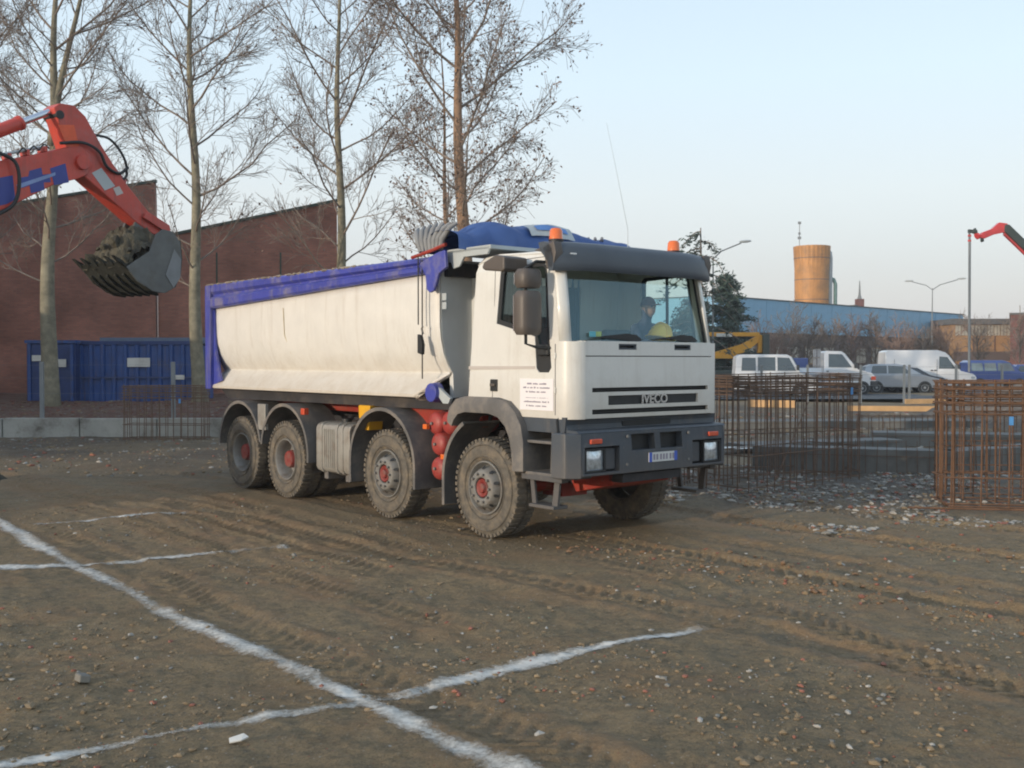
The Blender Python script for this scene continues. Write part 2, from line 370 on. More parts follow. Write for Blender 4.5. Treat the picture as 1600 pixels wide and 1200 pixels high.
def ground_mat():
    m = bpy.data.materials.new('site_mud'); m.use_nodes = True; t = m.node_tree; b = t.nodes['Principled BSDF']
    tc = t.nodes.new('ShaderNodeTexCoord')
    def noi(s, d=5, r=.6, dist=0):
        n = t.nodes.new('ShaderNodeTexNoise'); n.inputs['Scale'].default_value = s; n.inputs['Detail'].default_value = d
        n.inputs['Roughness'].default_value = r; n.inputs['Distortion'].default_value = dist
        t.links.new(tc.outputs['Object'], n.inputs['Vector']); return n.outputs['Fac']
    def mr(src, a, b_, c, d):
        n = t.nodes.new('ShaderNodeMapRange'); n.inputs[1].default_value = a; n.inputs[2].default_value = b_
        n.inputs[3].default_value = c; n.inputs[4].default_value = d; t.links.new(src, n.inputs[0]); return n.outputs[0]
    def mix(f, c1, c2):
        n = t.nodes.new('ShaderNodeMix'); n.data_type = 'RGBA'
        for sock, val in ((n.inputs[0], f), (n.inputs[6], c1), (n.inputs[7], c2)):
            if isinstance(val, bpy.types.NodeSocket): t.links.new(val, sock)
            elif isinstance(val, (int, float)): sock.default_value = val
            else: sock.default_value = (*val, 1)
        return n.outputs[2]
    def mul(a, b_):
        n = t.nodes.new('ShaderNodeMath'); n.operation = 'MULTIPLY'
        for i, v in enumerate((a, b_)):
            if isinstance(v, (int, float)): n.inputs[i].default_value = v
            else: t.links.new(v, n.inputs[i])
        return n.outputs[0]
    def attr(nm):
        n = t.nodes.new('ShaderNodeAttribute'); n.attribute_name = nm; return n.outputs['Fac']
    c = mix(mr(noi(.5, 6, .65), .38, .62, 0, 1), (.255, .192, .108), (.33, .245, .135))
    c = mix(mr(noi(4.5, 6, .7), .45, .7, 0, .8), c, (.175, .140, .086))
    c = mix(mr(noi(22, 5, .7), .48, .66, 0, .8), c, (.38, .275, .155))
    c = mix(mr(noi(13, 6, .75), .50, .68, 0, .75), c, (.125, .102, .066))
    c = mix(mr(noi(48, 4, .75), .50, .66, 0, .6), c, (.115, .095, .066))
    c = mix(mr(noi(75, 3, .7), .58, .70, 0, .6), c, (.40, .33, .24))
    c = mix(mul(attr('clay'), mr(noi(2.2, 5, .65), .35, .65, .0, .75)), c, (.34, .205, .110))
    c = mix(mul(mr(noi(.9, 4, .6), .52, .62, 0, 1), .5), c, (.31, .20, .105))
    c = mix(mul(attr('back_dark'), .85), c, (.092, .074, .056))  # soil darkened towards the back of the site, in uneven patches
    c = mix(mul(attr('rubble'), mr(noi(3.5, 5, .7), .35, .6, .2, .85)), c, (.125, .118, .105))
    c = mix(mul(attr('bank'), mr(noi(3, 5, .7), .35, .6, .5, 1)), c, (.14, .075, .055))
    # small chips of mortar and brick trodden into the mud
    for sc_, thr, col, amt, sd in ((34, .16, (.52, .49, .44), .62, 0), (27, .13, (.36, .13, .08), .66, 7), (60, .17, (.42, .38, .33), .6, 3), (13, .10, (.55, .53, .50), .68, 11)):
        mp = t.nodes.new('ShaderNodeMapping'); mp.inputs['Location'].default_value = (sd, sd * 2, 0)
        t.links.new(tc.outputs['Object'], mp.inputs[0])
        v = t.nodes.new('ShaderNodeTexVoronoi'); v.inputs['Scale'].default_value = sc_; v.inputs['Randomness'].default_value = 1
        t.links.new(mp.outputs[0], v.inputs['Vector'])
        sep = t.nodes.new('ShaderNodeSeparateColor'); t.links.new(v.outputs['Color'], sep.inputs[0])
        dsk = mr(v.outputs['Distance'], thr * .6, thr * 1.6, 1, 0)
        msk = mul(dsk, mr(sep.outputs[0], amt + .18, amt + .19, 0, 1))
        msk = mul(msk, mr(noi(1.1 + sd * .1, 3, .6), .42, .62, .15, 1))
        c = mix(msk, c, col)
    t.links.new(c, b.inputs['Base Color'])
    t.links.new(mr(noi(3, 4, .6), .3, .7, .62, .95), b.inputs['Roughness']); b.inputs['Specular IOR Level'].default_value = .35
    bn = t.nodes.new('ShaderNodeBump'); bn.inputs['Strength'].default_value = 1.0; bn.inputs['Distance'].default_value = .045
    bn2 = t.nodes.new('ShaderNodeBump'); bn2.inputs['Strength'].default_value = 1.0; bn2.inputs['Distance'].default_value = .014
    t.links.new(noi(14, 8, .72), bn.inputs['Height']); t.links.new(noi(70, 5, .7), bn2.inputs['Height'])
    t.links.new(bn.outputs[0], bn2.inputs['Normal']); t.links.new(bn2.outputs[0], b.inputs['Normal'])
    return m
me.materials.append(ground_mat())

# ------------------------------------------------------------------ the tipper truck (local axes: x forward, y to its left, z up; y = 0 is its right flank)
WT = 2.4
truck = empty('dump_truck', (TX, TY, 0), TYAW - R(90), 'white cabbed four axle tipper truck with cream tub and blue rails parked on the mud', 'truck')
def T(name, mb, m, parent=truck, **k): return mb.build(name, m, parent, **k)
def mir(y): return WT - y

def curve_pts(cx, cz, r, a0, a1, n, rx=None):
    return [(cx + (rx or r) * math.cos(R(a0 + (a1 - a0) * i / n)), cz + r * math.sin(R(a0 + (a1 - a0) * i / n))) for i in range(n + 1)]

# chassis
mb = MB()
for y in (.74, 1.58): mb.box((-7.0, y, .86), (1.0, y + .08, 1.14))
T('chassis_frame', mb, M['dark'])
mb = MB()
for y in (.62, 1.66): mb.box((-6.6, y, 1.22), (-.45, y + .12, 1.46))
for s in (-6.2, -5, -3.6, -2.2, -.6): mb.box((s, .74, 1.24), (s + .1, 1.66, 1.40))
T('subframe', mb, M['red'], bevel=.01)
mb = MB()
for y in (.30, 2.02): mb.box((-2.1, y, 1.17), (-.42, y + .1, 1.40))
T('front_subframe', mb, M['red'], bevel=.01)
for s in (0, -1.93, -4.53, -5.91):
    mb = MB(); mb.tube([(s, .35, .53), (s, WT - .35, .53)], .085, 12); mb.box((s - .16, 1.0, .38), (s + .16, 1.4, .72))
    for y in (.72, 1.60): mb.tube([(s - .6, y, .78), (s - .3, y, .70), (s, y, .66), (s + .3, y, .70), (s + .6, y, .78)], .05, 6)
    T('axle', mb, M['red'] if s > -3 else M['dark'])
T('drive_shaft', MB().tube([(-6, 1.2, .6), (-1.9, 1.2, .85), (.2, 1.2, .9)], .06, 10), M['dark'])
T('engine', MB().prism([(-.2, .62), (.9, .55), (1.0, .85), (.95, 1.45), (-.3, 1.45)], .8, 1.6), M['dark'], bevel=.04)
T('oil_sump_guard', MB().prism([(.65, .50), (1.2, .62), (1.25, .74), (.5, .74)], .75, 1.65), M['red'], bevel=.02)
T('radiator', MB().box((1.02, .5, .8), (1.12, 1.9, 1.5)), M['dark'])

# wheels
RW = .55
def tyre_mesh(w=.30):
    mb = MB()
    prof = [(.035, .292), (.012, .315), (-.004, .37), (-.006, .43), (.006, .48), (.022, .515), (.035, .533), (.05, .538),
            (w - .05, .538), (w - .035, .533), (w - .02, .515), (w - .004, .48), (w + .004, .43), (w + .002, .37), (w - .012, .315), (w - .035, .292)]
    mb.lathe(prof, n=56)
    n = 50
    for k in range(n):
        for side in (0, 1):
            a = 2 * PI * (k + .5 * side) / n; da = 2 * PI / n * .30
            y0, y1 = ((.012, w * .44) if side == 0 else (w * .56, w - .012))
            vs = []
            for (aa, yy, rr) in ((a - da, y0, .526), (a + da, y0, .526), (a + da * 1.0 + .025, y1, .538), (a - da * 1.0 + .025, y1, .538)):
                for r_ in (rr - .02, .543 if yy in (y0, y1) and (yy < .02 or yy > w - .02) else .551):
                    vs.append((r_ * math.cos(aa), yy, r_ * math.sin(aa)))
            mb.add(vs, [(1, 3, 5, 7), (0, 1, 3, 2), (2, 3, 5, 4), (4, 5, 7, 6), (6, 7, 1, 0)])
    for rr in (.345, .47):     # raised rings on the sidewall
        mb.lathe([(-.001, rr - .008), (-.011, rr), (-.001, rr + .008)], n=48)
    return mb
def front_rim():
    mb = MB()
    mb.lathe([(.02, .296), (.006, .292), (.004, .280), (.03, .268), (.075, .262), (.10, .25), (.07, .235), (.005, .215), (-.035, .195), (-.045, .18), (-.045, .125), (-.035, .115), (.03, .112), (.03, .0)], n=40)
    h = MB()
    h.lathe([(-.047, .0), (-.075, .0), (-.075, .014), (-.047, .016)], (.155, 0, 0), n=6)
    d = MB()
    for k in range(1):
        a = 0
        # oval hand holes in the cone
        pts = []
        for j in range(10):
            b = 2 * PI * j / 10; rr = .224 + .020 * math.cos(b); aa = a + .085 * math.sin(b)
            yy = .0 + (rr - .205) * 1.15 - .022
            pts.append((rr * math.cos(aa), yy, rr * math.sin(aa)))
        d.add(pts, [tuple(range(10))])
    return mb, h, d
def rear_rim():
    mb = MB()
    mb.lathe([(.02, .298), (.004, .293), (.004, .280), (.03, .262), (.10, .252), (.17, .243), (.20, .235), (.215, .20), (.20, .17), (.195, .125), (.17, .12), (.17, 0)], n=40)
    h = MB()
    h.lathe([(.198, .0), (.17, .0), (.17, .014), (.198, .016)], (.15, 0, 0), n=6)
    return mb, h
TY_ME = tyre_mesh().mesh('tyre', [M['tyre']]); TY_ME.polygons.foreach_set('use_smooth', [True] * len(TY_ME.polygons)); TY_ME.set_sharp_from_angle(angle=R(30))
def inst(name, me, parent, loc=(0, 0, 0), rot=(0, 0, 0)):
    o = bpy.data.objects.new(name, me); C.objects.link(o); o.parent = parent; o.location = loc; o.rotation_euler = rot; return o
fr, fh, fd = front_rim(); rr_, rh = rear_rim()
def sm(mb, name, m, ang=35):
    import bmesh
    e = mb.mesh(name, [m]); b = bmesh.new(); b.from_mesh(e); bmesh.ops.recalc_face_normals(b, faces=b.faces); b.to_mesh(e); b.free()
    e.polygons.foreach_set('use_smooth', [True] * len(e.polygons)); e.set_sharp_from_angle(angle=R(ang)); return e
FR_ME = sm(fr, 'rim', M['rim']); FH_ME = sm(fh, 'wheel_nuts', M['rim']); FD_ME = fd.mesh('hand_holes', [M['black']])
RR_ME = sm(rr_, 'rim', M['rim']); RH_ME = sm(rh, 'wheel_nuts', M['rim'])
hf = MB().lathe([(.03, .108), (-.02, .105), (-.035, .095), (-.03, .075), (-.02, .06), (-.05, .05), (-.055, .035), (-.05, 0)], n=20)
hr = MB().lathe([(.18, .13), (.08, .125), (.05, .11), (.045, 0)], n=20)
HF_ME = sm(hf, 'hub', M['hubred']); HR_ME = sm(hr, 'hub', M['hubred'])
for i, s in enumerate((0, -1.93, -4.53, -5.91)):
    for sd_ in (0, 1):
        wh = empty('wheel', (s, 0 if sd_ == 0 else WT, .545 + Hs(*( (TX + math.sin(TYAW) * s, TY - math.cos(TYAW) * s) )) * .5), 0, parent=truck)
        if sd_: wh.rotation_euler = (0, 0, PI)
        a = 0.13 * i
        inst('tyre', TY_ME, wh, rot=(0, a, 0))
        if i > 1: inst('tyre', TY_ME, wh, (0, .34, 0), (0, a + .05, 0))
        if i < 2: inst('rim', FR_ME, wh); inst('hub', HF_ME, wh); [(inst('wheel_nut', FH_ME, wh, rot=(0, 2 * PI * k / 10, 0)), inst('hand_hole', FD_ME, wh, (0, -.006, 0), (0, 2 * PI * (k + .5) / 10, 0))) for k in range(10)]
        else: inst('rim', RR_ME, wh); inst('hub', HR_ME, wh); [inst('wheel_nut', RH_ME, wh, rot=(0, 2 * PI * k / 10, 0)) for k in range(10)]

# fenders: arcs of dusty plastic
def fender(cx, cz, r, a0, a1, y0, y1, th=.025, drop0=0, drop1=0, rx=None):
    mb = MB(); o = curve_pts(cx, cz, r, a0, a1, 20, rx); i_ = curve_pts(cx, cz, r - th, a0, a1, 20, (rx or r) - th)
    if drop0: o.insert(0, (o[0][0], o[0][1] - drop0)); i_.insert(0, (i_[0][0], i_[0][1] - drop0))
    if drop1: o.append((o[-1][0], o[-1][1] - drop1)); i_.append((i_[-1][0], i_[-1][1] - drop1))
    n = len(o); vs = []
    for (a, b) in zip(o, i_):
        vs += [(a[0], y0, a[1]), (a[0], y1, a[1]), (b[0], y1, b[1]), (b[0], y0, b[1])]
    fs = [(k * 4 + j, k * 4 + (j + 1) % 4, (k + 1) * 4 + (j + 1) % 4, (k + 1) * 4 + j) for k in range(n - 1) for j in range(4)] + [(0, 1, 2, 3), (4 * n - 4, 4 * n - 1, 4 * n - 2, 4 * n - 3)]
    mb.add(vs, fs)
    # outer lip
    vs = []
    for (a, b) in zip(o, i_):
        dx, dz = (b[0] - a[0]) / th * .045, (b[1] - a[1]) / th * .045
        vs += [(a[0], y0, a[1]), (a[0] + dx, y0, a[1] + dz), (a[0] + dx, y0 - .012, a[1] + dz), (a[0], y0 - .012, a[1])]
    mb.add(vs, fs)
    return mb
for side in (0, 1):
    S = (lambda a, b: (a, b)) if side == 0 else (lambda a, b: (WT - a, WT - b))
    def fen(cx, cz, r, a0, a1, d0, d1, y0=-.03, y1=.50, rx=None, m='fender', nm='fender'):
        mb = fender(cx, cz, r, a0, a1, y0, y1, drop0=d0, drop1=d1, rx=rx)
        if side: mb.v = [(x, WT - y, z) for (x, y, z) in mb.v]
        return T(nm, mb, M[m], smooth=40)
    fen(-5.90, .62, .71, 10, 178, 0, 0)
    fen(-4.50, .62, .71, -5, 172, .02, 0)
    f = fen(-2.00, .66, .70, 0, 180, .25, .28, rx=.74)
    # bracket between the two rear fenders
    y0, y1 = (-.035, .02) if not side else (WT - .02, WT + .035)
    T('fender_bracket', MB().box((-5.30, y0, .92), (-5.06, y1, 1.30)), M['alu'], bevel=.01)
    T('marker_lamp', MB().box((-3.98, y0 - (.02 if not side else 0), 1.19), (-3.88, y1, 1.28)), M['indic'], bevel=.01)
    # cab wheel arch: wide rounded fender, moulded
    o = [(-.62, 1.28), (-.58, 1.40), (-.46, 1.50), (-.3, 1.535), (.22, 1.535), (.42, 1.50), (.56, 1.40), (.66, 1.26), (.70, 1.08), (.70, .78)]
    i_ = [(-.50, 1.20), (-.46, 1.27), (-.38, 1.34), (-.26, 1.365), (.16, 1.365), (.32, 1.33), (.44, 1.24), (.51, 1.12), (.545, .98), (.56, .78)]
    mb = MB()
    yy = (-.075, .48) if not side else (WT + .075, WT - .48)
    vs = []
    for a, b in zip(o, i_):
        vs += [(a[0], yy[0] + (.03 if not side else -.03), a[1]), (a[0], yy[1], a[1]), (b[0], yy[1], b[1]), (b[0], yy[0], b[1]), ((a[0] + b[0]) / 2, yy[0] - (.01 if not side else -.01), (a[1] + b[1]) / 2)]
    order = (0, 1, 2, 3, 4); n = len(o)
    fs = [(k * 5 + j, k * 5 + (j + 1) % 5, (k + 1) * 5 + (j + 1) % 5, (k + 1) * 5 + j) for k in range(n - 1) for j in range(5)] + [(0, 1, 2, 3, 4), tuple(5 * n - 5 + j for j in (4, 3, 2, 1, 0))]
    mb.add(vs, fs); T('wheel_arch', mb, M['fender'], smooth=50)
    # rear part of that arch: a plain mudguard that drops behind the wheel
    fen(.0, .60, .74, 118, 184, 0, .26, y0=-.02, rx=.74, nm='mudguard')

# fuel tank with straps, air tanks, small fittings
mb = MB(); pr = [(.04, .50), (.07, .45), (.14, .42), (.58, .42), (.62, .46), (.62, 1.06), (.58, 1.10), (.12, 1.10), (.06, 1.07), (.04, 1.02)]
mb.prism(pr, -3.72, -2.86, ax='x'); T('fuel_tank', mb, M['alu'], bevel=.012)
tank = truck.children[-1]
for s in (-3.60, -3.20, -3.06):
    q = [(y - .012 if y < .3 else y + .012, z + (.012 if z > .8 else -.012)) for y, z in pr]; MB().prism(q, s, s + .05, ax='x').build('strap', M['alu'], tank, bevel=.004)
for k in range(6): MB().box((-3.50 + k * .048, .030, .50), (-3.48 + k * .048, .045, 1.02)).build('rib', M['alu'], tank)
MB().lathe([(1.10, .07), (1.15, .07), (1.16, .05), (1.16, 0)], (-3.35, .3, 0), ax='z', n=16).build('filler_cap', M['black'], tank)
T('tank_bracket', MB().box((-3.6, .1, .34), (-3.5, .7, .44)).box((-3.05, .1, .34), (-2.95, .7, .44)), M['fender'])
for (s, z) in ((-1.04, 1.20), (-.775, 1.215), (-.98, .96), (-.98, .675)):
    mb = MB(); mb.lathe([(.055, 0), (.058, .05), (.070, .095), (.088, .122), (.115, .137), (.70, .137), (.75, .12), (.78, 0)], (s, 0, z), n=24)
    tk = T('air_tank', mb, M['redtank'], smooth=50)
    MB().lathe([(.03, 0), (.03, .018), (.058, .018)], (s, 0, z), n=10).build('valve', M['rim'], tk)
    for y_ in (.22, .58): MB().lathe([(y_, .1385), (y_, .144), (y_ + .035, .144), (y_ + .035, .1385)], (s, 0, z), n=24).build('strap', M['dark'], tk)
T('air_tank_bracket', MB().box((-1.2, .5, .55), (-.72, .56, 1.4)), M['dark'])
for s, z in ((-1.15, 1.13), (-.80, .80)): T('marker_lamp', MB().box((s, -.01, z), (s + .08, .04, z + .06)), M['amber'], bevel=.008)
ch = T('wheel_chock', MB().prism([(-2.72, 1.04), (-2.5, 1.04), (-2.46, 1.36), (-2.74, 1.36)], .10, .32), M['yellow'], bevel=.015)
MB().box((-2.70, .085, 1.16), (-2.50, .10, 1.19)).build('slot', M['black'], ch)

# tub
def rail_z(s): return 2.75 + (s + 7.0) * (.20 / 6.0)
S0, S1 = -7.05, -.88
prof = [(.06, None), (.05, 2.6), (.055, 2.35), (.07, 2.18), (.105, 2.02), (.165, 1.89), (.225, 1.80), (.225, 1.785), (.10, 1.66), (.0, 1.535), (.0, 1.50), (.05, 1.49), (.45, 1.49)]
def side_pt(u, v, flip):
    k = v * (len(prof) - 1); i = min(int(k), len(prof) - 2); f = k - i
    def g(p, s): return (p[0], p[1] if p[1] is not None else rail_z(s) + .02)
    s = S0 + .12 + (S1 - S0 - .12) * u
    a, b = g(prof[i], s), g(prof[i + 1], s); y = a[0] + (b[0] - a[0]) * f; z = a[1] + (b[1] - a[1]) * f
    if z < 1.78 and u > .9:      # the sill is cut away in a sweep towards the front
        lim = -.88 - (1.80 - z) * 1.45 + (1.80 - z) ** 2 * .4
        s = min(s, lim) if u < 1 else lim
    y += .010 * noise.noise(Vector((s * 1.1, z * 1.7, 3 + flip))) * (1 if .02 < u < .98 else 0)
    return (s, mir(y) if flip else y, z)
for fl in (0, 1):
    mb = MB().grid(lambda u, v: side_pt(u, v, fl), 40, (len(prof) - 1) * 2)
    o = T('side_panel', mb, M['tipper'], smooth=28); sol = o.modifiers.new('thick', 'SOLIDIFY'); sol.thickness = .03; sol.offset = -1 if True else 1
    # the sheet's welded seam with old scrape, and the front edge flange
    mb = MB().tube([(S1 - .01, (.045 if not fl else mir(.045)), 2.93), (S1 - .01, (.045 if not fl else mir(.045)), 2.35), (S1 - .01, (.062 if not fl else mir(.062)), 2.18), (S1 - .01, (.10 if not fl else mir(.10)), 2.02), (S1 - .01, (.16 if not fl else mir(.16)), 1.89), (S1 - .01, (.22 if not fl else mir(.22)), 1.80)], .018, 6)
    T('front_flange', mb, M['tipper'], smooth=60)
    mb = MB().tube([(-.90, (.21 if not fl else mir(.21)), 1.79), (-1.06, (.10 if not fl else mir(.10)), 1.68), (-1.22, (.02 if not fl else mir(.02)), 1.57), (-1.33, (.0 if not fl else mir(.0)), 1.51)], .020, 6)
    T('sill_edge', mb, M['tipper'], smooth=60)
T('tub_floor', MB().box((S0 + .05, .25, 1.50), (S1, mir(.25), 1.60)), M['dark'])
# front wall of the tub: half-pipe section, faces forward
def tub_section(s, inset, zt):
    p = [(.07, zt), (.06, 2.5), (.075, 2.2), (.12, 2.0), (.19, 1.85), (.23, 1.78), (.24, 1.5)]
    p = [(y + inset, z) for y, z in p]
    return [(y, z) for y, z in p] + [(mir(y), z) for y, z in reversed(p)]
T('front_wall', MB().prism(tub_section(0, .0, 3.10), S1 - .06, S1 + .01, ax='x'), M['hgrey'])
for y in (.55, 1.2, 1.85): T('stiffener', MB().box((S1 + .01, y - .05, 1.6), (S1 + .07, y + .05, 3.0)), M['hgrey'], bevel=.01)
T('front_dark_band', MB().box((S1 + .008, .1, 2.90), (S1 + .09, mir(.1), 3.06)), M['dark'], bevel=.01)  # dark band across the tub front, below the cab guard
T('tailgate', MB().prism(tub_section(0, .02, 3.1), S0 + .03, S0 + .11, ax='x'), M['blue'])
mb = MB().grid(lambda u, v: (S0 + .15 + u * (S1 - S0 - .3), .15 + v * 2.1, 2.45 + .3 * math.sin(PI * v) * (.6 + .4 * math.sin(PI * u)) + .08 * noise.noise(Vector((u * 14, v * 5, 2)))), 40, 16)
soil_m = mat('damp_soil', (.075, .068, .048), .95, var=.6, scale=6, bump=1, bscale=25)
soil = mb.build('soil_load', soil_m, None, smooth=60); soil.matrix_world = Matrix.Translation((TX, TY, 0)) @ Matrix.Rotation(TYAW - R(90), 4, 'Z')
tag(soil, 'dark soil heaped inside the tub of the tipper truck', 'soil', kind='stuff')
# rails: two blue tubes with a groove
for fl in (0, 1):
    yy = (lambda a: a) if not fl else mir
    mb = MB(); n = 24; vs = []
    for k in range(n + 1):
        s = S0 + (S1 + .02 - S0) * k / n; zb = rail_z(s); zt = 3.13
        h = zt - zb
        P = [(.10, zb), (-.02, zb), (-.045, zb + .03), (-.045, zb + h * .38), (-.02, zb + h * .46), (.015, zb + h * .50), (.015, zb + h * .58), (-.01, zb + h * .63), (-.03, zb + h * .70), (-.03, zt - .025), (-.01, zt), (.12, zt)]
        vs += [(s, yy(a), b) for a, b in P]
    m_ = 12; fs = [(k * m_ + j, k * m_ + (j + 1) % m_, (k + 1) * m_ + (j + 1) % m_, (k + 1) * m_ + j) for k in range(n) for j in range(m_)] + [tuple(range(m_)), tuple(n * m_ + j for j in reversed(range(m_)))]
    mb.add(vs, fs); T('top_rail', mb, M['blue_dirty'] if False else M['blue'], smooth=30)
    # dirt-scraped rear third of the rail: caked lumps
    mb = MB(); rg = random.Random(3)
    for k in range(150):
        s = S0 + rg.random() ** 1.5 * 4.9; mb.ico((s, yy(-.02 + rg.random() * .1), 3.13), (.03 + .05 * rg.random(), .03, .012 + .012 * rg.random()), k)
    tag(T('caked_mud', mb, mat('caked_mud_%d' % fl, (.26, .22, .17), .95, var=.3)), kind='stuff')
    T('rear_post', MB().prism([(S0 - .04, 1.48), (S0 + .14, 1.48), (S0 + .15, 3.12), (S0 - .04, 3.12)], yy(-.04), yy(.14)), M['blue'], bevel=.012)
    T('rear_gusset', MB().prism([(S0 + .14, 1.55), (S0 + .42, 1.62), (S0 + .28, 1.9), (S0 + .2, 2.2), (S0 + .17, 2.74), (S0 + .14, 2.74)], yy(.02), yy(.05)), M['blue'])
    # blue hinge bracket at the front of the rail
    o = [(-1.12, 3.06), (-.78, 3.16), (-.62, 3.18), (-.60, 2.98), (-.74, 2.92), (-.80, 2.80), (-.84, 2.73), (-.92, 2.71), (-.98, 2.75), (-1.0, 2.90)]
    T('rail_bracket', MB().prism(o, yy(-.075), yy(-.03)), M['blue'], bevel=.015)
    T('tarp_pivot_bar', MB().tube([(-1.28, yy(-.06), 3.14), (-.9, yy(-.06), 3.19), (-.62, yy(-.06), 3.24)], .022, 8), M['red'])
    # ratchet strap
    mb = MB(); mb.box((-1.165, yy(-.065), 2.35), (-1.145, yy(-.060), 3.16)); mb.box((-1.10, yy(-.055), 1.72), (-1.08, yy(-.05), 3.1))
    st = T('ratchet_strap', mb, M['black'])
    MB().prism([(-1.14, 2.02), (-1.06, 2.0), (-1.05, 2.12), (-1.09, 2.22), (-1.14, 2.24)], yy(-.09), yy(-.04)).build('ratchet', M['black'], st, bevel=.008)
    T('hook', MB().tube([(-1.09, yy(-.04), 2.24), (-1.09, yy(-.06), 2.30), (-1.07, yy(-.06), 2.33)], .012, 6), M['rim'])
    # lower front fittings: blue knuckle, pale flag
    kn = T('hinge_knuckle', MB().lathe([(yy(-.02), 0), (yy(-.02), .11), (yy(.10), .12), (yy(.12), 0)], (-.98, 0, 1.56), n=14), M['blue'], bevel=.01)
    T('locking_arm', MB().prism([(-.92, 1.64), (-.66, 1.50), (-.70, 1.44), (-.80, 1.44), (-.98, 1.60)], yy(.03), yy(.07)), M['lgrey'])
    # beam under the tub
    T('tub_beam', MB().prism([(S0 + .1, 1.49), (-1.3, 1.50), (-.55, 1.50), (-.5, 1.36), (S0 + .35, 1.34)], yy(.16), yy(.30)), M['dark'])
T('weld_stain', MB().tube([(-4.65, .045, 2.68), (-4.62, .047, 2.30), (-4.52, .10, 2.03), (-4.46, .21, 1.83)], .006, 4), mat('rust_stain', (.55, .47, .32), .8, var=.3))
# guard over the cab
mb = MB(); mb.box((S1 - .02, .04, 3.15), (.06, mir(.04), 3.19)); T('cab_guard', mb, M['lgrey'])
for y in (.04, 2.33): T('guard_gusset', MB().prism([(S1, 3.18), (.06, 3.18), (.0, 3.09), (-.42, 3.09), (-.50, 2.99), (-.62, 2.97), (-.66, 3.05), (S1, 3.05)], y, y + .03), M['lgrey'], bevel=.006)
for z in (2.62, 2.52): T('number_flag', MB().box((-.80, .02, z), (-.72, .04, z + .08)), M['lgrey'])
# gathered tarpaulin: grey hoop folds at each end, blue bundle between them
for fl in (0, 1):
    yy = (lambda a: a) if not fl else mir
    for k in range(7):
        a = -.32 + k * .115; b = [(-1.16 + k * .065, yy(-.02), 3.20), (-1.17 + k * .068 + a * .1, yy(-.03), 3.32), (-1.18 + k * .075 + a * .30, yy(.0), 3.44), (-1.18 + k * .078 + a * .42, yy(.05), 3.52 - .012 * abs(k - 3))]
        T('tarp_hoop_fold', MB().tube(b, [.030, .036, .034, .018], 7), M['tarp_in'], smooth=60)
def tarp(u, v):
    l = -.05 + v * 2.78
    # ridge: rises behind the cab, sags toward the far side, kicks up at the end
    top = 3.41 + .15 * math.sin(PI * min(1, max(0, (v - .03) / .80))) ** .8 - .07 * math.exp(-((v - .085) / .035) ** 2)
    if v > .80: top = 3.38 + .10 * math.sin((v - .80) / .2 * PI * .62)
    a = PI * u
    s = -.72 - .34 * math.cos(a) * (1 + .1 * math.sin(v * 25))
    z = 3.17 + (top - 3.17) * max(0, math.sin(a)) ** .6
    n = noise.noise(Vector((u * 2.6, v * 7, 1))) * .05 + .022 * abs(noise.noise(Vector((u * 5 + v * 6, v * 12 - u * 4, 4))))
    return (s + n * .9, l, z + n * math.sin(a))
tp = T('tarpaulin', MB().grid(tarp, 26, 90), M['tarp'], smooth=75)
def patch(u, v):
    vv = .385 + v * .25; uu = .66 + u * .22
    p = tarp(uu, vv); return (p[0] + .035, p[1], p[2] + .02)
MB().grid(patch, 6, 10).build('grey_patch', M['lgrey'], tp, smooth=60)
def patch2(u, v):
    vv = .425 + v * .17; uu = .72 + u * .09
    p = tarp(uu, vv); return (p[0] + .045, p[1], p[2] + .028)
MB().grid(patch2, 4, 8).build('patch_print', mat('patch_print_blue', (.10, .22, .50), .6), tp, smooth=60)

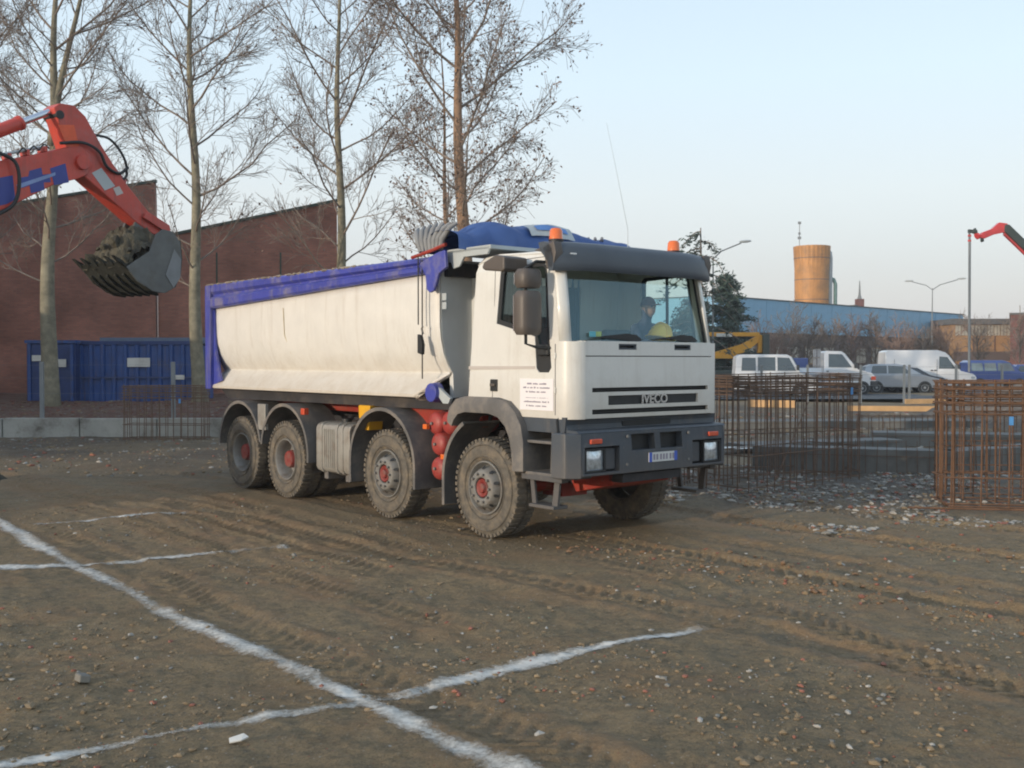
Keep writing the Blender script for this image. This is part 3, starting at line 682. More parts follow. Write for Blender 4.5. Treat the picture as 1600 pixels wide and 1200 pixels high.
# cab shell
def cab_side(fl):
    yy = (lambda y: y) if not fl else mir
    outer = [(-.33, 1.50), (.30, 1.50), (.47, 1.45), (.60, 1.345), (1.14, 1.345), (1.16, 1.36), (1.16, 2.12), (1.155, 2.16), (1.10, 2.50), (1.03, 2.90), (1.0, 3.02), (.95, 3.055), (.1, 3.085), (-.12, 3.06), (-.20, 3.0), (-.235, 2.9)]
    hole = [(.155, 2.33), (.19, 2.88), (.23, 2.925), (.88, 2.945), (.935, 2.90), (1.02, 2.15), (1.05, 1.86), (1.01, 1.81), (.86, 1.81), (.82, 1.85), (.79, 2.18)]
    def fn(a, b, t):
        ins = .035 + .05 * max(0, b - 2.1) / .95 + (.04 * max(0, (b - 2.95) / .12))      # tumblehome
        return (a, yy(ins + t), b)
    mb = MB().plate(outer, [hole], fn, .05)
    o = T('cab_side', mb, M['white'])
    # black window surround set just inside
    def off(p, d):
        cx = sum(q[0] for q in p) / len(p); cz = sum(q[1] for q in p) / len(p)
        return [(q[0] + (cx - q[0]) * d, q[1] + (cz - q[1]) * d) for q in p]
    h2 = [(.155, 2.33), (.19, 2.88), (.23, 2.925), (.88, 2.945), (.935, 2.90), (1.02, 2.15), (1.05, 1.86), (1.01, 1.81), (.86, 1.81), (.82, 1.85), (.79, 2.18)]
    inn = [(.205, 2.37), (.235, 2.86), (.25, 2.885), (.86, 2.905), (.895, 2.88), (.965, 2.17), (.97, 2.08), (.93, 2.06), (.90, 2.06), (.86, 2.06), (.80, 2.225)]
    T('window_frame', MB().plate(h2, [inn], lambda a, b, t: fn(a, b, .012 + t), .03), M['black'])
    T('lower_door_panel', MB().plate([(.84, 1.82), (1.03, 1.82), (1.0, 2.075), (.84, 2.075)], [], lambda a, b, t: fn(a, b, .018 + t), .01), M['black'])
    T('door_window', MB().plate(inn, [], lambda a, b, t: fn(a, b, .03 + t), .004), M['sideglass'])
    T('window_divider', MB().plate([(.55, 2.30), (.58, 2.28), (.60, 2.90), (.57, 2.90)], [], lambda a, b, t: fn(a, b, .02 + t), .02), M['black'])
    # door seams, handle, stripe
    sm_ = MB()
    for a, b in (((.10, 1.53), (.10, 2.95)), ((.10, 2.95), (.16, 2.99)), ((.16, 2.99), (.93, 3.0)), ((1.11, 1.38), (1.11, 2.1))):
        pa, pb = fn(a[0], a[1], -.001), fn(b[0], b[1], -.001); sm_.tube([pa, pb], .0045, 4)
    T('door_seam', sm_, M['inkd'])
    for (a, b) in ((1.60, 1.9), (1.95, 2.2)): T('door_hinge', MB().box((1.10, min(yy(.018), yy(.03)), a), (1.125, max(yy(.018), yy(.03)), a + .06)), M['white'], bevel=.004)
    T('rain_gutter', MB().tube([fn(-.2, 3.0, -.004), fn(.1, 3.07, -.004), fn(.95, 3.035, -.004), fn(1.0, 3.0, -.004)], .008, 5), M['white'])
    h = T('door_handle', MB().prism([(.07, 1.60), (.19, 1.60), (.19, 1.73), (.07, 1.73)], yy(.02), yy(.05)), M['black'], bevel=.01)
    MB().box((.09, min(yy(.0), yy(.02)), 1.655), (.17, max(yy(.0), yy(.02)), 1.685)).build('latch', M['mirror'], h, bevel=.005)
    T('flank_stripe', MB().prism([(-.32, 1.835), (.80, 1.845), (.80, 1.875), (-.315, 1.87)], yy(.031), yy(.034)), M['stripe'])
    return fn
for fl in (0, 1): FN = cab_side(fl)
# rounded lower front corners between door and hood panel
for fl in (0, 1):
    yy = (lambda y: y) if not fl else mir
    vs = []; n = 10
    for zi, z in enumerate((1.34, 1.6, 1.9, 2.125)):
        for k in range(n + 1):
            a = PI / 2 * k / n
            vs.append((1.16 + .19 * math.sin(a), yy(.225 - .19 * math.cos(a)), z))
    fs = [(j * (n + 1) + k, j * (n + 1) + k + 1, (j + 1) * (n + 1) + k + 1, (j + 1) * (n + 1) + k) for j in range(3) for k in range(n)]
    top = [(1.16, yy(.225), 2.125)] + [vs[3 * (n + 1) + k] for k in range(n + 1)]
    mb = MB().add(vs, fs).add(top, [tuple(range(len(top)))])
    bot = [(1.16, yy(.225), 1.34)] + [vs[k] for k in range(n + 1)]; mb.add(bot, [tuple(range(len(bot)))])
    T('corner_panel', mb, M['white'], smooth=50)
    # windscreen pillar: sloping white
    vs = []; st = [(2.125, 1.185, .22), (2.5, 1.13, .225), (2.9, 1.06, .235), (3.05, 1.0, .24)]
    for z, sf, yi in st:
        ins = .035 + .05 * max(0, z - 2.1) / .95
        for k in range(7):
            a = PI / 2 * k / 6
            vs.append((sf - .035 + (.07 + .025) * math.sin(a) * .9, yy(ins + (.105) * (1 - math.cos(a))), z))
    fs = [(j * 7 + k, j * 7 + k + 1, (j + 1) * 7 + k + 1, (j + 1) * 7 + k) for j in range(3) for k in range(6)]
    o = T('windscreen_pillar', MB().add(vs, fs), M['white'], smooth=60); q = o.modifiers.new('t', 'SOLIDIFY'); q.thickness = .02
# hood and grille panel with real recesses
def F(a, b, t): return (1.35 - t, a, b)
slots = [[(.32, 1.610), (2.12, 1.610), (2.12, 1.655), (.32, 1.655)], [(.55, 1.475), (1.95, 1.475), (1.95, 1.572), (.55, 1.572)], [(.32, 1.385), (2.12, 1.385), (2.12, 1.435), (.32, 1.435)]]
vents = [[(.70, 2.045), (.97, 2.045), (.97, 2.105), (.70, 2.105)], [(1.56, 2.045), (1.83, 2.045), (1.83, 2.105), (1.56, 2.105)]]
def dens(p, st=.2):
    o = []
    for i, a in enumerate(p):
        b = p[(i + 1) % len(p)]; n = max(1, int(math.hypot(b[0] - a[0], b[1] - a[1]) / st))
        o += [(a[0] + (b[0] - a[0]) * k / n, a[1] + (b[1] - a[1]) * k / n) for k in range(n)]
    return o
gp = T('grille_panel', MB().plate(dens([(.225, 1.345), (2.175, 1.345), (2.175, 1.972), (.225, 1.972)]), [dens(s) for s in slots], F, .03), M['white'])
hp = T('hood_panel', MB().plate(dens([(.225, 1.982), (2.175, 1.982), (2.175, 2.13), (.225, 2.13)]), [dens(v) for v in vents], F, .03), M['white'])
T('grille_backing', MB().plate([(.24, 1.36), (2.16, 1.36), (2.16, 2.12), (.24, 2.12)], [], lambda a, b, t: (1.285 - t, a, b), .01), M['black'])
T('front_cowl', MB().box((1.14, .23, 2.118), (1.30, 2.17, 2.132)), M['white'])
for v in vents:
    T('vent_frame', MB().plate([(v[0][0] + .004, v[0][1] + .004), (v[1][0] - .004, v[0][1] + .004), (v[1][0] - .004, v[2][1] - .004), (v[0][0] + .004, v[2][1] - .004)], [[(v[0][0] + .02, v[0][1] + .018), (v[1][0] - .02, v[0][1] + .018), (v[1][0] - .02, v[2][1] - .015), (v[0][0] + .02, v[2][1] - .015)]], lambda a, b, t: (1.345 - t, a, b), .03), M['plastic_up'])
for s in slots[:1] + slots[2:]:
    T('grille_slat', MB().box((1.295, s[0][0] + .01, s[0][1] + .014), (1.325, s[1][0] - .01, s[0][1] + .022)), M['black'])
T('grille_bar', MB().box((1.30, .56, 1.482), (1.33, 1.94, 1.566)), M['black'])
def text(body, size, parent, m, name='lettering', ext=.004, bold=0, space=1.0, fn=None, align='CENTER', shear=0, sx=1):
    cu = bpy.data.curves.new(name, 'FONT'); cu.body = body; cu.size = size; cu.extrude = ext; cu.align_x = align; cu.align_y = 'CENTER'; cu.offset = bold; cu.space_character = space; cu.shear = shear
    cu.resolution_u = 3
    ob = bpy.data.objects.new('tmp', cu); C.objects.link(ob)
    me_ = bpy.data.meshes.new_from_object(ob.evaluated_get(bpy.context.evaluated_depsgraph_get())); bpy.data.objects.remove(ob)
    for v in me_.vertices: v.co = fn(v.co.x * sx, v.co.y, v.co.z)
    me_.materials.clear(); me_.materials.append(m); me_.name = name
    o = bpy.data.objects.new(name, me_); C.objects.link(o); o.parent = parent; return o
text('IVECO', .135, gp, M['chrome'], ext=.006, bold=.004, fn=lambda x, y, z: (1.345 + z, 1.25 + x, 1.523 + y), sx=1.05)
text('EuroTrakker', .075, gp, M['stripe'], ext=.001, fn=lambda x, y, z: (1.328 + z, 1.90 + x, 1.700 + y))
text('430', .045, gp, M['stripe'], ext=.001, fn=lambda x, y, z: (1.352 + z, 1.95 + x, 1.632 + y)) if False else None
# door sticker with faint lines of print
stk = T('door_sticker', MB().prism([(.565, 1.42), (1.085, 1.42), (1.085, 1.745), (.565, 1.745)], .029, .033), M['sticker'])
rg = random.Random(5)
for z, a, b, h in ((1.685, .68, .98, .018), (1.645, .62, 1.03, .018), (1.602, .66, .97, .016), (1.545, .66, 1.00, .006), (1.50, .63, 1.02, .016), (1.458, .67, .98, .016)):
    x = a; mb = MB()
    while x < b:
        wd = rg.uniform(.012, .022); hh = h * rg.uniform(.6, 1)
        mb.box((x, .0265, z), (min(b, x + wd), .0285, z + hh)); x += wd + rg.choice((.0, .0, .0, .02))
    tag(mb.build('print_line', M['ink'], stk), kind='stuff')
# cab back, roof, floor
mb = MB().plate([(.06, 1.5), (mir(.06), 1.5), (mir(.09), 2.9), (mir(.2), 3.02), (.2, 3.02), (.09, 2.9)], [[(.75, 2.35), (1.65, 2.35), (1.65, 2.8), (.75, 2.8)]], lambda a, b, t: (-.33 + (b - 1.5) * .07 + t, a, b), .04)
T('cab_rear_wall', mb, M['white'])
T('rear_window', MB().plate([(.75, 2.35), (1.65, 2.35), (1.65, 2.8), (.75, 2.8)], [], lambda a, b, t: (-.31 + (b - 1.5) * .07 + t, a, b), .005), M['sideglass'])
def roof(u, v):
    s = -.235 + u * 1.26; l = .10 + v * 2.2; e = min(1, min(u, 1 - u * .9) / .12); f = min(1, min(v, 1 - v) / .07)
    return (s, l, 2.99 + .10 * (e * (2 - e)) ** .6 * (f * (2 - f)) ** .6)
ro = T('cab_roof', MB().grid(roof, 20, 30), M['white'], smooth=60); ro.modifiers.new('t', 'SOLIDIFY').thickness = .02
T('cab_floor', MB().box((-.3, .1, 1.50), (1.25, 2.3, 1.58)), M['dark'])
T('cab_skirt', MB().prism([(.66, 1.20), (1.24, 1.20), (1.26, 1.36), (.60, 1.36)], .04, mir(.04)), M['plastic'])
# windscreen
def ws(u, v):
    l = .145 + u * 2.11; z = 2.12 + v * .80; k = (abs(u - .5) * 2) ** 4
    return (1.262 - v * .185 - .075 * k, l, z)
T('windscreen', MB().grid(ws, 24, 8), M['windscreen'], smooth=80)
mb = MB()
for k in range(24): pass
def wsedge(pts, r): return MB().tube(pts, r, 5)
T('windscreen_seal', wsedge([ws(k / 20, 0) for k in range(21)], .012), M['black'])
for u in (0, 1): T('windscreen_seal', wsedge([ws(u, k / 8) for k in range(9)], .013), M['black'])
# sun visor over the windscreen
def visor(u, v):
    l = -.01 + u * 2.42; k = (abs(u - .5) * 2) ** 5
    pr_ = [(1.02, 3.145), (1.10, 3.15), (1.17, 3.13), (1.22, 3.08), (1.245, 2.98), (1.25, 2.88), (1.235, 2.845), (1.18, 2.85), (1.16, 2.95), (1.05, 3.06)]
    q = v * (len(pr_) - 1); i = min(int(q), len(pr_) - 2); f = q - i
    a = pr_[i][0] + (pr_[i + 1][0] - pr_[i][0]) * f; b = pr_[i][1] + (pr_[i + 1][1] - pr_[i][1]) * f
    return (a - .12 * k, l, b - .01 * k)
vi = T('sun_visor', MB().grid(visor, 30, 18), M['plastic_up'], smooth=60)
for u in (0, 1):
    l = -.012 + u * 2.424; p_ = [visor(u, k / 18) for k in range(19)]
    MB().add([(a, l, b) for a, _, b in p_], [tuple(range(len(p_)))]).build('end_cap', M['plastic_up'], vi)
    # side wing of the visor
    yy = .0 if u == 0 else WT
    MB().prism([(.82, 3.06), (1.13, 3.135), (1.16, 3.02), (1.12, 2.86), (1.02, 2.86), (.98, 3.03)], yy - .012 if u == 0 else WT - .10, yy + .10 if u == 0 else WT + .012).build('side_wing', M['mirror'], vi, bevel=.012)
MB().box((1.238, .115, 3.0), (1.246, .20, 3.015)).build('badge', M['chrome'], vi)
# beacons
for (s, l) in ((.98, .16), (.98, 1.96)):
    bt = empty('beacon', (s, l, 3.14), parent=truck)
    MB().lathe([(-.02, 0), (-.02, .075), (.03, .078), (.035, .07)], ax='z', n=20).build('beacon_base', M['black'], bt, smooth=40)
    MB().lathe([(.03, .072), (.12, .066), (.145, .05), (.152, 0)], ax='z', n=20).build('amber_dome', M['amber'], bt, smooth=50)
    MB().box((-.02, -.045, .03), (.0, .045, .11)).build('reflector', M['chrome'], bt)
T('whip_antenna', MB().tube([(-.3, 2.55, 3.0), (-.3, 2.55, 3.58), (-.28, 2.35, 4.2), (-.25, 2.12, 4.85)], [.009, .0035, .0025, .0015], 5), M['lgrey'])
# steps beside the bumper (right and left)
for fl in (0, 1):
    yy = (lambda y: y) if not fl else mir
    B = lambda a, b: ((a[0], min(yy(a[1]), yy(b[1])), a[2]), (b[0], max(yy(a[1]), yy(b[1])), b[2]))
    mb = MB(); mb.box(*B((.70, .04, .72), (1.22, .42, .76))); mb.box(*B((.66, .40, .72), (1.22, .44, 1.24)))
    mb.box(*B((.62, .0, .70), (1.24, .10, .76))); T('step_housing', mb, M['plastic'], bevel=.008)
    T('step_tread', MB().box(*B((.68, .02, 1.08), (1.16, .38, 1.11))), M['fender'], bevel=.006)
    T('step_tread', MB().box(*B((.68, .00, .755), (1.16, .38, .785))), M['fender'], bevel=.006)
    mb = MB(); mb.prism([(.70, .72), (.76, .72), (.80, .44), (.74, .44)], yy(.05), yy(.08)); mb.prism([(1.08, .72), (1.16, .72), (1.12, .44), (1.04, .44)], yy(.05), yy(.08))
    mb.box(*B((.74, .0, .42), (1.12, .20, .455))); T('lower_step', mb, M['plastic'], bevel=.006)
    T('step_side_post', MB().prism([(1.0, .76), (1.22, .76), (1.22, 1.34), (.98, 1.34), (1.02, 1.2)], yy(.06), yy(.12)), M['fender'], bevel=.01)
    T('wiper_hose', MB().tube([(1.14, yy(.03), 1.34), (1.16, yy(.025), 1.2), (1.15, yy(.03), .9)], .012, 5), M['black'])
# bumper with chamfered ends and pockets
zb0, zb1 = .76, 1.205
def Bf(a, b, t): return (1.435 - t - .02 * (b > 1.1), a, b)
pk = {'lampR': (.14, .63, .80, 1.06), 'lampL': (1.77, 2.26, .80, 1.06), 's1': (.82, 1.17, 1.00, 1.165), 's2': (1.26, 1.61, 1.00, 1.165)}
holes = [[(a, c), (b, c), (b, d), (a, d)] for (a, b, c, d) in pk.values()]
bp = T('bumper', MB().plate([(.10, zb0 + .01), (2.30, zb0 + .01), (2.30, zb1), (.10, zb1)], holes, Bf, .10), M['plastic'], bevel=.008)
for fl in (0, 1):
    yy = (lambda y: y) if not fl else mir
    MB().prism([(1.435, yy(.10)), (1.33, yy(-.04)), (1.14, yy(-.055)), (1.14, yy(.04)), (1.30, yy(.10))], zb0 - .01, zb1 - .0, ax='z').build('end_cap', M['plastic'], bp, bevel=.015)
MB().plate([(.12, .8), (2.28, .8), (2.28, 1.18), (.12, 1.18)], [], lambda a, b, t: (1.33 - t, a, b), .01).build('pocket_backing', M['black'], bp)
MB().prism([(1.22, 1.205), (1.42, 1.205), (1.40, 1.225), (1.26, 1.235), (1.24, 1.33), (1.20, 1.34)], .06, mir(.06)).build('upper_lip', M['plastic'], bp)
MB().box((1.243, .85, 1.245), (1.262, 1.6, 1.30)).build('lip_slot', M['black'], bp)
for nm, (a, b) in {'r': (.17, .42), 'l': (1.98, 2.23)}.items():
    h = MB().plate([(a - .02, .805), (b + .02, .805), (b + .02, 1.045), (a - .02, 1.045)], [[(a, .825), (b, .825), (b, 1.025), (a, 1.025)]], lambda x, z, t: (1.425 - t, x, z), .05).build('headlight_bezel', M['black'], bp)
    mb = MB().grid(lambda u, v: (1.402 + .018 * math.sin(PI * u) * math.sin(PI * v) + .002 * math.sin(u * 60), a + u * (b - a), .825 + v * .20), 24, 10)
    MB.build(mb, 'headlight', M['lens'], bp, smooth=60)
for (a, b) in ((.46, .61), (1.79, 1.94)): MB().box((1.36, a, .82), (1.39, b, 1.04)).build('fog_lamp_blank', M['plastic'], bp, bevel=.01)
for (a, b) in ((.21, .37), (2.03, 2.19)): MB().box((1.425, a, 1.095), (1.45, b, 1.145)).build('indicator', M['indic'], bp, bevel=.008)
for (a, z) in ((.75, 1.15), (.74, .86), (1.70, 1.15), (1.70, .86)): MB().lathe([(1.43, .0), (1.442, .0), (1.442, .016), (1.43, .018)], (0, a, z), ax='x', n=8).build('bolt', M['rim'], bp)
pl = MB().box((1.438, 1.06, .865), (1.446, 1.50, .965)).build('number_plate', M['platew'], bp)
for a in (1.06, 1.455): MB().box((1.446, a, .865), (1.448, a + .045, .965)).build('blue_band', M['plateb'], pl)
x = 1.125
for k in range(7):
    MB().box((1.446, x, .885), (1.448, x + .028, .945)).build('character', M['ink'], pl); x += .046 if k != 1 and k != 4 else .058
T('tow_bar', MB().box((1.15, .75, .66), (1.36, 1.65, .755)), M['dark'], bevel=.01)
# wipers
for l0, l1 in ((.32, 1.14), (1.26, 2.04)):
    mb = MB().prism([(l0, 2.155), (l0 + .25, 2.185), (l1 - .25, 2.215), (l1 - .1, 2.205), (l1, 2.15), (l1 - .05, 2.135), (l0 + .3, 2.165)], 1.262, 1.275, ax='x'); T('wiper', mb, M['black'])
T('windscreen_sticker', MB().box((1.244, .38, 2.175), (1.247, .47, 2.23)), mat('cyan_sticker', (.12, .45, .55), .4)); T('windscreen_sticker', MB().box((1.244, .472, 2.18), (1.247, .55, 2.23)), mat('green_sticker', (.35, .5, .2), .4))
# mirrors on the right flank
ms = T('mirror_arm', MB().tube([(1.0, .05, 2.93), (.99, -.12, 2.93), (.96, -.24, 2.86), (.97, -.24, 2.10), (1.0, -.10, 2.06), (1.03, .05, 2.06)], .017, 7), M['black'], smooth=60)
def housing(s0, s1, y0, y1, z0, z1, nm):
    mb = MB(); n = 16; vs = []
    for z, k in ((z0, .82), (z0 + .03, .96), (z0 + .08, 1), (z1 - .08, 1), (z1 - .03, .96), (z1, .8)):
        for j in range(n):
            a = 2 * PI * j / n; ca, sa = math.cos(a), math.sin(a)
            e = .55
            vs.append(((s0 + s1) / 2 + (s1 - s0) / 2 * k * math.copysign(abs(ca) ** e, ca), (y0 + y1) / 2 + (y1 - y0) / 2 * k * math.copysign(abs(sa) ** e, sa), z))
    fs = [(i * n + j, i * n + (j + 1) % n, (i + 1) * n + (j + 1) % n, (i + 1) * n + j) for i in range(5) for j in range(n)] + [tuple(range(n - 1, -1, -1)), tuple(5 * n + j for j in range(n))]
    o = T(nm, mb.add(vs, fs), M['mirror'], smooth=50)
    MB().box((s0 - .004, y0 + .03, z0 + .04), (s0 + .006, y1 - .03, z1 - .04)).build('mirror_glass', M['chrome'], o)
    return o
housing(.86, 1.06, -.33, -.07, 2.66, 2.85, 'wide_angle_mirror')
housing(.86, 1.06, -.34, -.07, 2.19, 2.63, 'main_mirror')
T('kerb_mirror', MB().prism([(.33, 2.90), (.38, 2.87), (.66, 2.84), (.70, 2.86), (.70, 2.99), (.55, 3.02), (.36, 2.955)], -.30, .02), M['mirror'], bevel=.02)
T('mirror_foot', MB().box((.86, .0, 1.98), (1.03, .05, 2.10)), M['black'], bevel=.02)
# cab interior
T('dashboard', MB().prism([(1.0, 2.02), (1.05, 2.10), (1.18, 2.12), (1.24, 2.08), (1.24, 1.60), (.86, 1.60)], .12, mir(.12)), M['dash'], bevel=.02)
for l in (.38, 1.70):
    st = T('seat', MB().prism([(.2, 1.58), (.72, 1.58), (.75, 1.82), (.72, 1.90), (.3, 1.86), (.18, 2.30), (.08, 2.30), (.1, 1.7)], l - .02, l + .46), M['seat'], bevel=.04)
    if l < 1: MB().box((.10, l + .12, 2.32), (.18, l + .32, 2.5)).build('headrest', M['seat'], st, bevel=.03)
T('curtain', MB().grid(lambda u, v: (-.10 + .015 * math.sin(u * 40), .20 + u * .38, 2.30 + v * .58), 24, 4), M['curtain'])
T('rear_bunk_curtain', MB().grid(lambda u, v: (-.20 + .012 * math.sin(u * 90), .16 + u * 1.45, 1.95 + v * .95), 60, 4), mat('dark_blue_curtain', (.10, .16, .21), .9, var=.2))
stw = T('steering_wheel', MB().lathe([(.0 + .018 * math.cos(2 * PI * k / 8), .22 + .018 * math.sin(2 * PI * k / 8)) for k in range(8)], ax='z', n=28, closed=True), M['black'], smooth=60)
stw.location = (.98, 2.0, 2.08); stw.rotation_euler = (0, R(-22), 0)
MB().tube([(0, 0, -.35), (0, 0, 0)], .03, 8).box((-.2, -.02, -.01), (.2, .02, .01)).build('steering_column', M['black'], stw)

# driver, seated
def skin_figure(name, verts, edges, radii, m, root=0, sub=2):
    me_ = bpy.data.meshes.new(name); me_.from_pydata([Vector(v) for v in verts], edges, []); me_.materials.append(m)
    o = bpy.data.objects.new(name, me_); C.objects.link(o)
    md = o.modifiers.new('skin', 'SKIN'); md.use_smooth_shade = True
    sk = me_.skin_vertices[0].data
    for i, r_ in enumerate(radii): sk[i].radius = r_ if hasattr(r_, '__len__') else (r_, r_)
    sk[root].use_root = True
    su = o.modifiers.new('sub', 'SUBSURF'); su.levels = sub; su.render_levels = sub
    return o
jacket = mat('navy_work_jacket', (.06, .07, .13), .9, var=.2); skin = mat('skin', (.42, .22, .15), .6, var=.08); capm = mat('dark_red_cap', (.13, .05, .07), .85, var=.2); trous = mat('grey_trousers', (.07, .075, .09), .9)
px_, py_ = .44, 2.0
V = [(0,0,1.86),(.02,0,2.05),(.05,0,2.28),(.07,0,2.38),(.10,0,2.45),(.115,0,2.54),(.12,0,2.62),
     (.07,-.19,2.34),(.24,-.27,2.14),(.44,-.17,2.16),(.52,-.13,2.18),(.07,.19,2.34),(.22,.28,2.12),(.42,.20,2.12),(.52,.15,2.16),
     (.02,-.11,1.87),(.42,-.15,1.93),(.47,-.16,1.62),(.02,.11,1.87),(.42,.15,1.93),(.47,.16,1.62),(.58,-.16,1.60),(.58,.16,1.60)]
Ed = [(0,1),(1,2),(2,3),(3,4),(4,5),(5,6),(2,7),(7,8),(8,9),(9,10),(2,11),(11,12),(12,13),(13,14),(0,15),(15,16),(16,17),(0,18),(18,19),(19,20),(17,21),(20,22)]
Rd = [(.14,.13),(.13,.15),(.11,.16),(.06,.065),(.055,.058),(.085,.075),(.07,.065),.062,.05,.038,.034,.062,.05,.038,.034,.085,.075,.055,.085,.075,.055,.045,.045]
drv = skin_figure('person', [(a + px_, b + py_, c - .02) for a, b, c in V], Ed, Rd, jacket)
drv.matrix_world = truck.matrix_basis.copy()
tag(drv, 'driver in dark jacket and cap sitting behind the wheel of the truck', 'person')
def P_(name, mb, m, **k): return mb.build(name, m, drv, **k)
hc = (px_ + .125, py_, 2.545)
P_('face', MB().sphere(hc, (.088, .073, .115), 18, 14), skin, smooth=80)
P_('nose', MB().ico((hc[0] + .09, hc[1], hc[2] - .01), (.018, .012, .022), 1, jit=0), skin)
for sy in (-1, 1):
    P_('eye', MB().sphere((hc[0] + .076, hc[1] + sy * .03, hc[2] + .015), .011, 8, 6), M['inkd']); P_('ear', MB().sphere((hc[0], hc[1] + sy * .074, hc[2]), (.02, .01, .028), 8, 6), skin)
P_('mouth', MB().box((hc[0] + .078, hc[1] - .022, hc[2] - .055), (hc[0] + .084, hc[1] + .022, hc[2] - .048)), mat('lips', (.3, .12, .1), .6))
cp = MB().sphere((hc[0] - .008, hc[1], hc[2] + .02), (.100, .086, .115), 18, 8, v0=0.05, v1=PI / 2); cp.prism([(hc[0] + .06, hc[1] - .065), (hc[0] + .16, hc[1] - .045), (hc[0] + .17, hc[1]), (hc[0] + .16, hc[1] + .045), (hc[0] + .06, hc[1] + .065)], hc[2] + .03, hc[2] + .04, ax='z')
P_('cap', cp, capm, smooth=50)
for sy in (-1, 1):
    hx, hy, hz = px_ + .53, py_ + sy * .14, 2.16
    P_('hand', MB().sphere((hx, hy, hz), (.04, .028, .045), 10, 8), skin, smooth=80)
    for k in range(4): P_('finger', MB().tube([(hx + .02, hy - .025 + .016 * k, hz + .02), (hx + .055, hy - .026 + .017 * k, hz + .03), (hx + .065, hy - .026 + .017 * k, hz), (hx + .045, hy - .026 + .017 * k, hz - .018)], [.009, .009, .008, .006], 6), skin)
    P_('thumb', MB().tube([(hx, hy + sy * -.03, hz + .01), (hx + .03, hy - sy * .045, hz + .02), (hx + .05, hy - sy * .04, hz + .01)], [.011, .010, .007], 6), skin)

# hard hat on the dashboard
hat = empty('hard_hat', (0, 0, 0), 0, 'yellow hard hat lying behind the windscreen of the truck', 'hard hat')
hat.matrix_world = truck.matrix_basis @ Matrix.Translation((1.05, 1.66, 2.175)) @ Matrix.Rotation(R(-14), 4, 'X')
ym = mat('yellow_hat_plastic', (.88, .55, .04), .35, var=.04, coat=.3)
MB().sphere((0, 0, 0), (.135, .15, .175), 24, 10, v0=0, v1=PI / 2).build('shell', ym, hat, smooth=60)
mb = MB(); mb.lathe([(.0, .13), (-.006, .165), (.004, .168), (.012, .14)], ax='z', n=28); mb.prism([(.12, -.09), (.20, -.06), (.215, 0), (.20, .06), (.12, .09)], -.004, .008, ax='z'); mb.build('brim', ym, hat, smooth=40)
for k in (-.035, 0, .035): MB().tube([(.15 * math.cos(a) * .9, k, .178 * math.sin(a)) for a in [PI * j / 12 for j in range(13)]], .008, 5).build('ridge', ym, hat)

# ------------------------------------------------------------------ excavator reaching in from the left (x = along its boom, y to its left)
EXA = R(55); EXB = Vector((-6.4, 19.0, 0)); EXD = Vector((math.cos(EXA), math.sin(EXA), 0)); EX0 = 8.3
exc = empty('excavator', EXB - EXD * EX0, EXA, 'red tracked excavator holding a bucket of wet soil up beside the trees', 'excavator')
er = mat('faded_red_excavator_paint', (.52, .062, .040), .45, var=.12, dirt=(.36, .13, .12), dirt_amt=.4, dirt_scale=2.5, coat=.1, streak=((.20, .06, .045), .7))
erd = mat('dusty_red_paint', (.30, .04, .038), .5, var=.15)
eb = mat('blue_logo_paint', (.035, .055, .26), .5, var=.1); elb = mat('pale_blue_stripe', (.20, .28, .50), .5)
steel = mat('hydraulic_rod_chrome', (.62, .66, .72), .22, metal=.9, var=.05)
bsteel = mat('worn_bucket_steel', (.125, .13, .125), .5, metal=.35, var=.2, dirt=(.10, .09, .07), dirt_amt=.5, dirt_scale=4)
bdark = mat('dark_bucket_shell', (.020, .022, .017), .9, var=.4, scale=8, bump=.6, bscale=20)  # near black tone for the bucket shell, teeth and wear strips
def E_(name, mb, m, parent=exc, **k): return mb.build(name, m, parent, **k)
def ep(pts): return [(a + EX0, z) for a, z in pts]
# boom: box section, bends over at the stick pivot
boom_top = [(-8.0, 1.75), (-6.9, 2.95), (-5.4, 4.0), (-4.1, 4.62), (-2.79, 5.05), (-2.14, 5.27), (-1.75, 5.42), (-1.50, 5.46), (-1.34, 5.36)]
boom_bot = [(-1.30, 5.18), (-1.38, 5.02), (-1.55, 4.93), (-1.98, 4.78), (-2.79, 4.30), (-4.1, 3.75), (-5.3, 3.05), (-6.3, 2.1), (-7.3, 1.35)]
E_('boom', MB().prism(ep(boom_top + boom_bot), -.20, .20), er, bevel=.02)
E_('boom_pivot', MB().lathe([(-.26, 0), (-.26, .12), (.26, .12), (.26, 0)], (EX0 - 1.50, 0, 5.20), n=20), er, bevel=.01)
E_('pipe', MB().tube([(EX0 + a, -.13, z + .05) for a, z in ((-5.2, 4.12), (-4.1, 4.66), (-2.79, 5.09), (-2.2, 5.29))], .025, 7), M['lgrey'], smooth=60)
E_('pipe', MB().tube([(EX0 + a, -.05, z + .05) for a, z in ((-5.2, 4.12), (-4.1, 4.66), (-2.79, 5.09), (-2.2, 5.29))], .025, 7), erd, smooth=60)
for a in (-2.75, -2.45, -2.15):
    z = 5.06 + (a + 2.79) * .34; E_('pipe_clamp', MB().box((EX0 + a, -.19, z), (EX0 + a + .05, .02, z + .09)), er, bevel=.005)
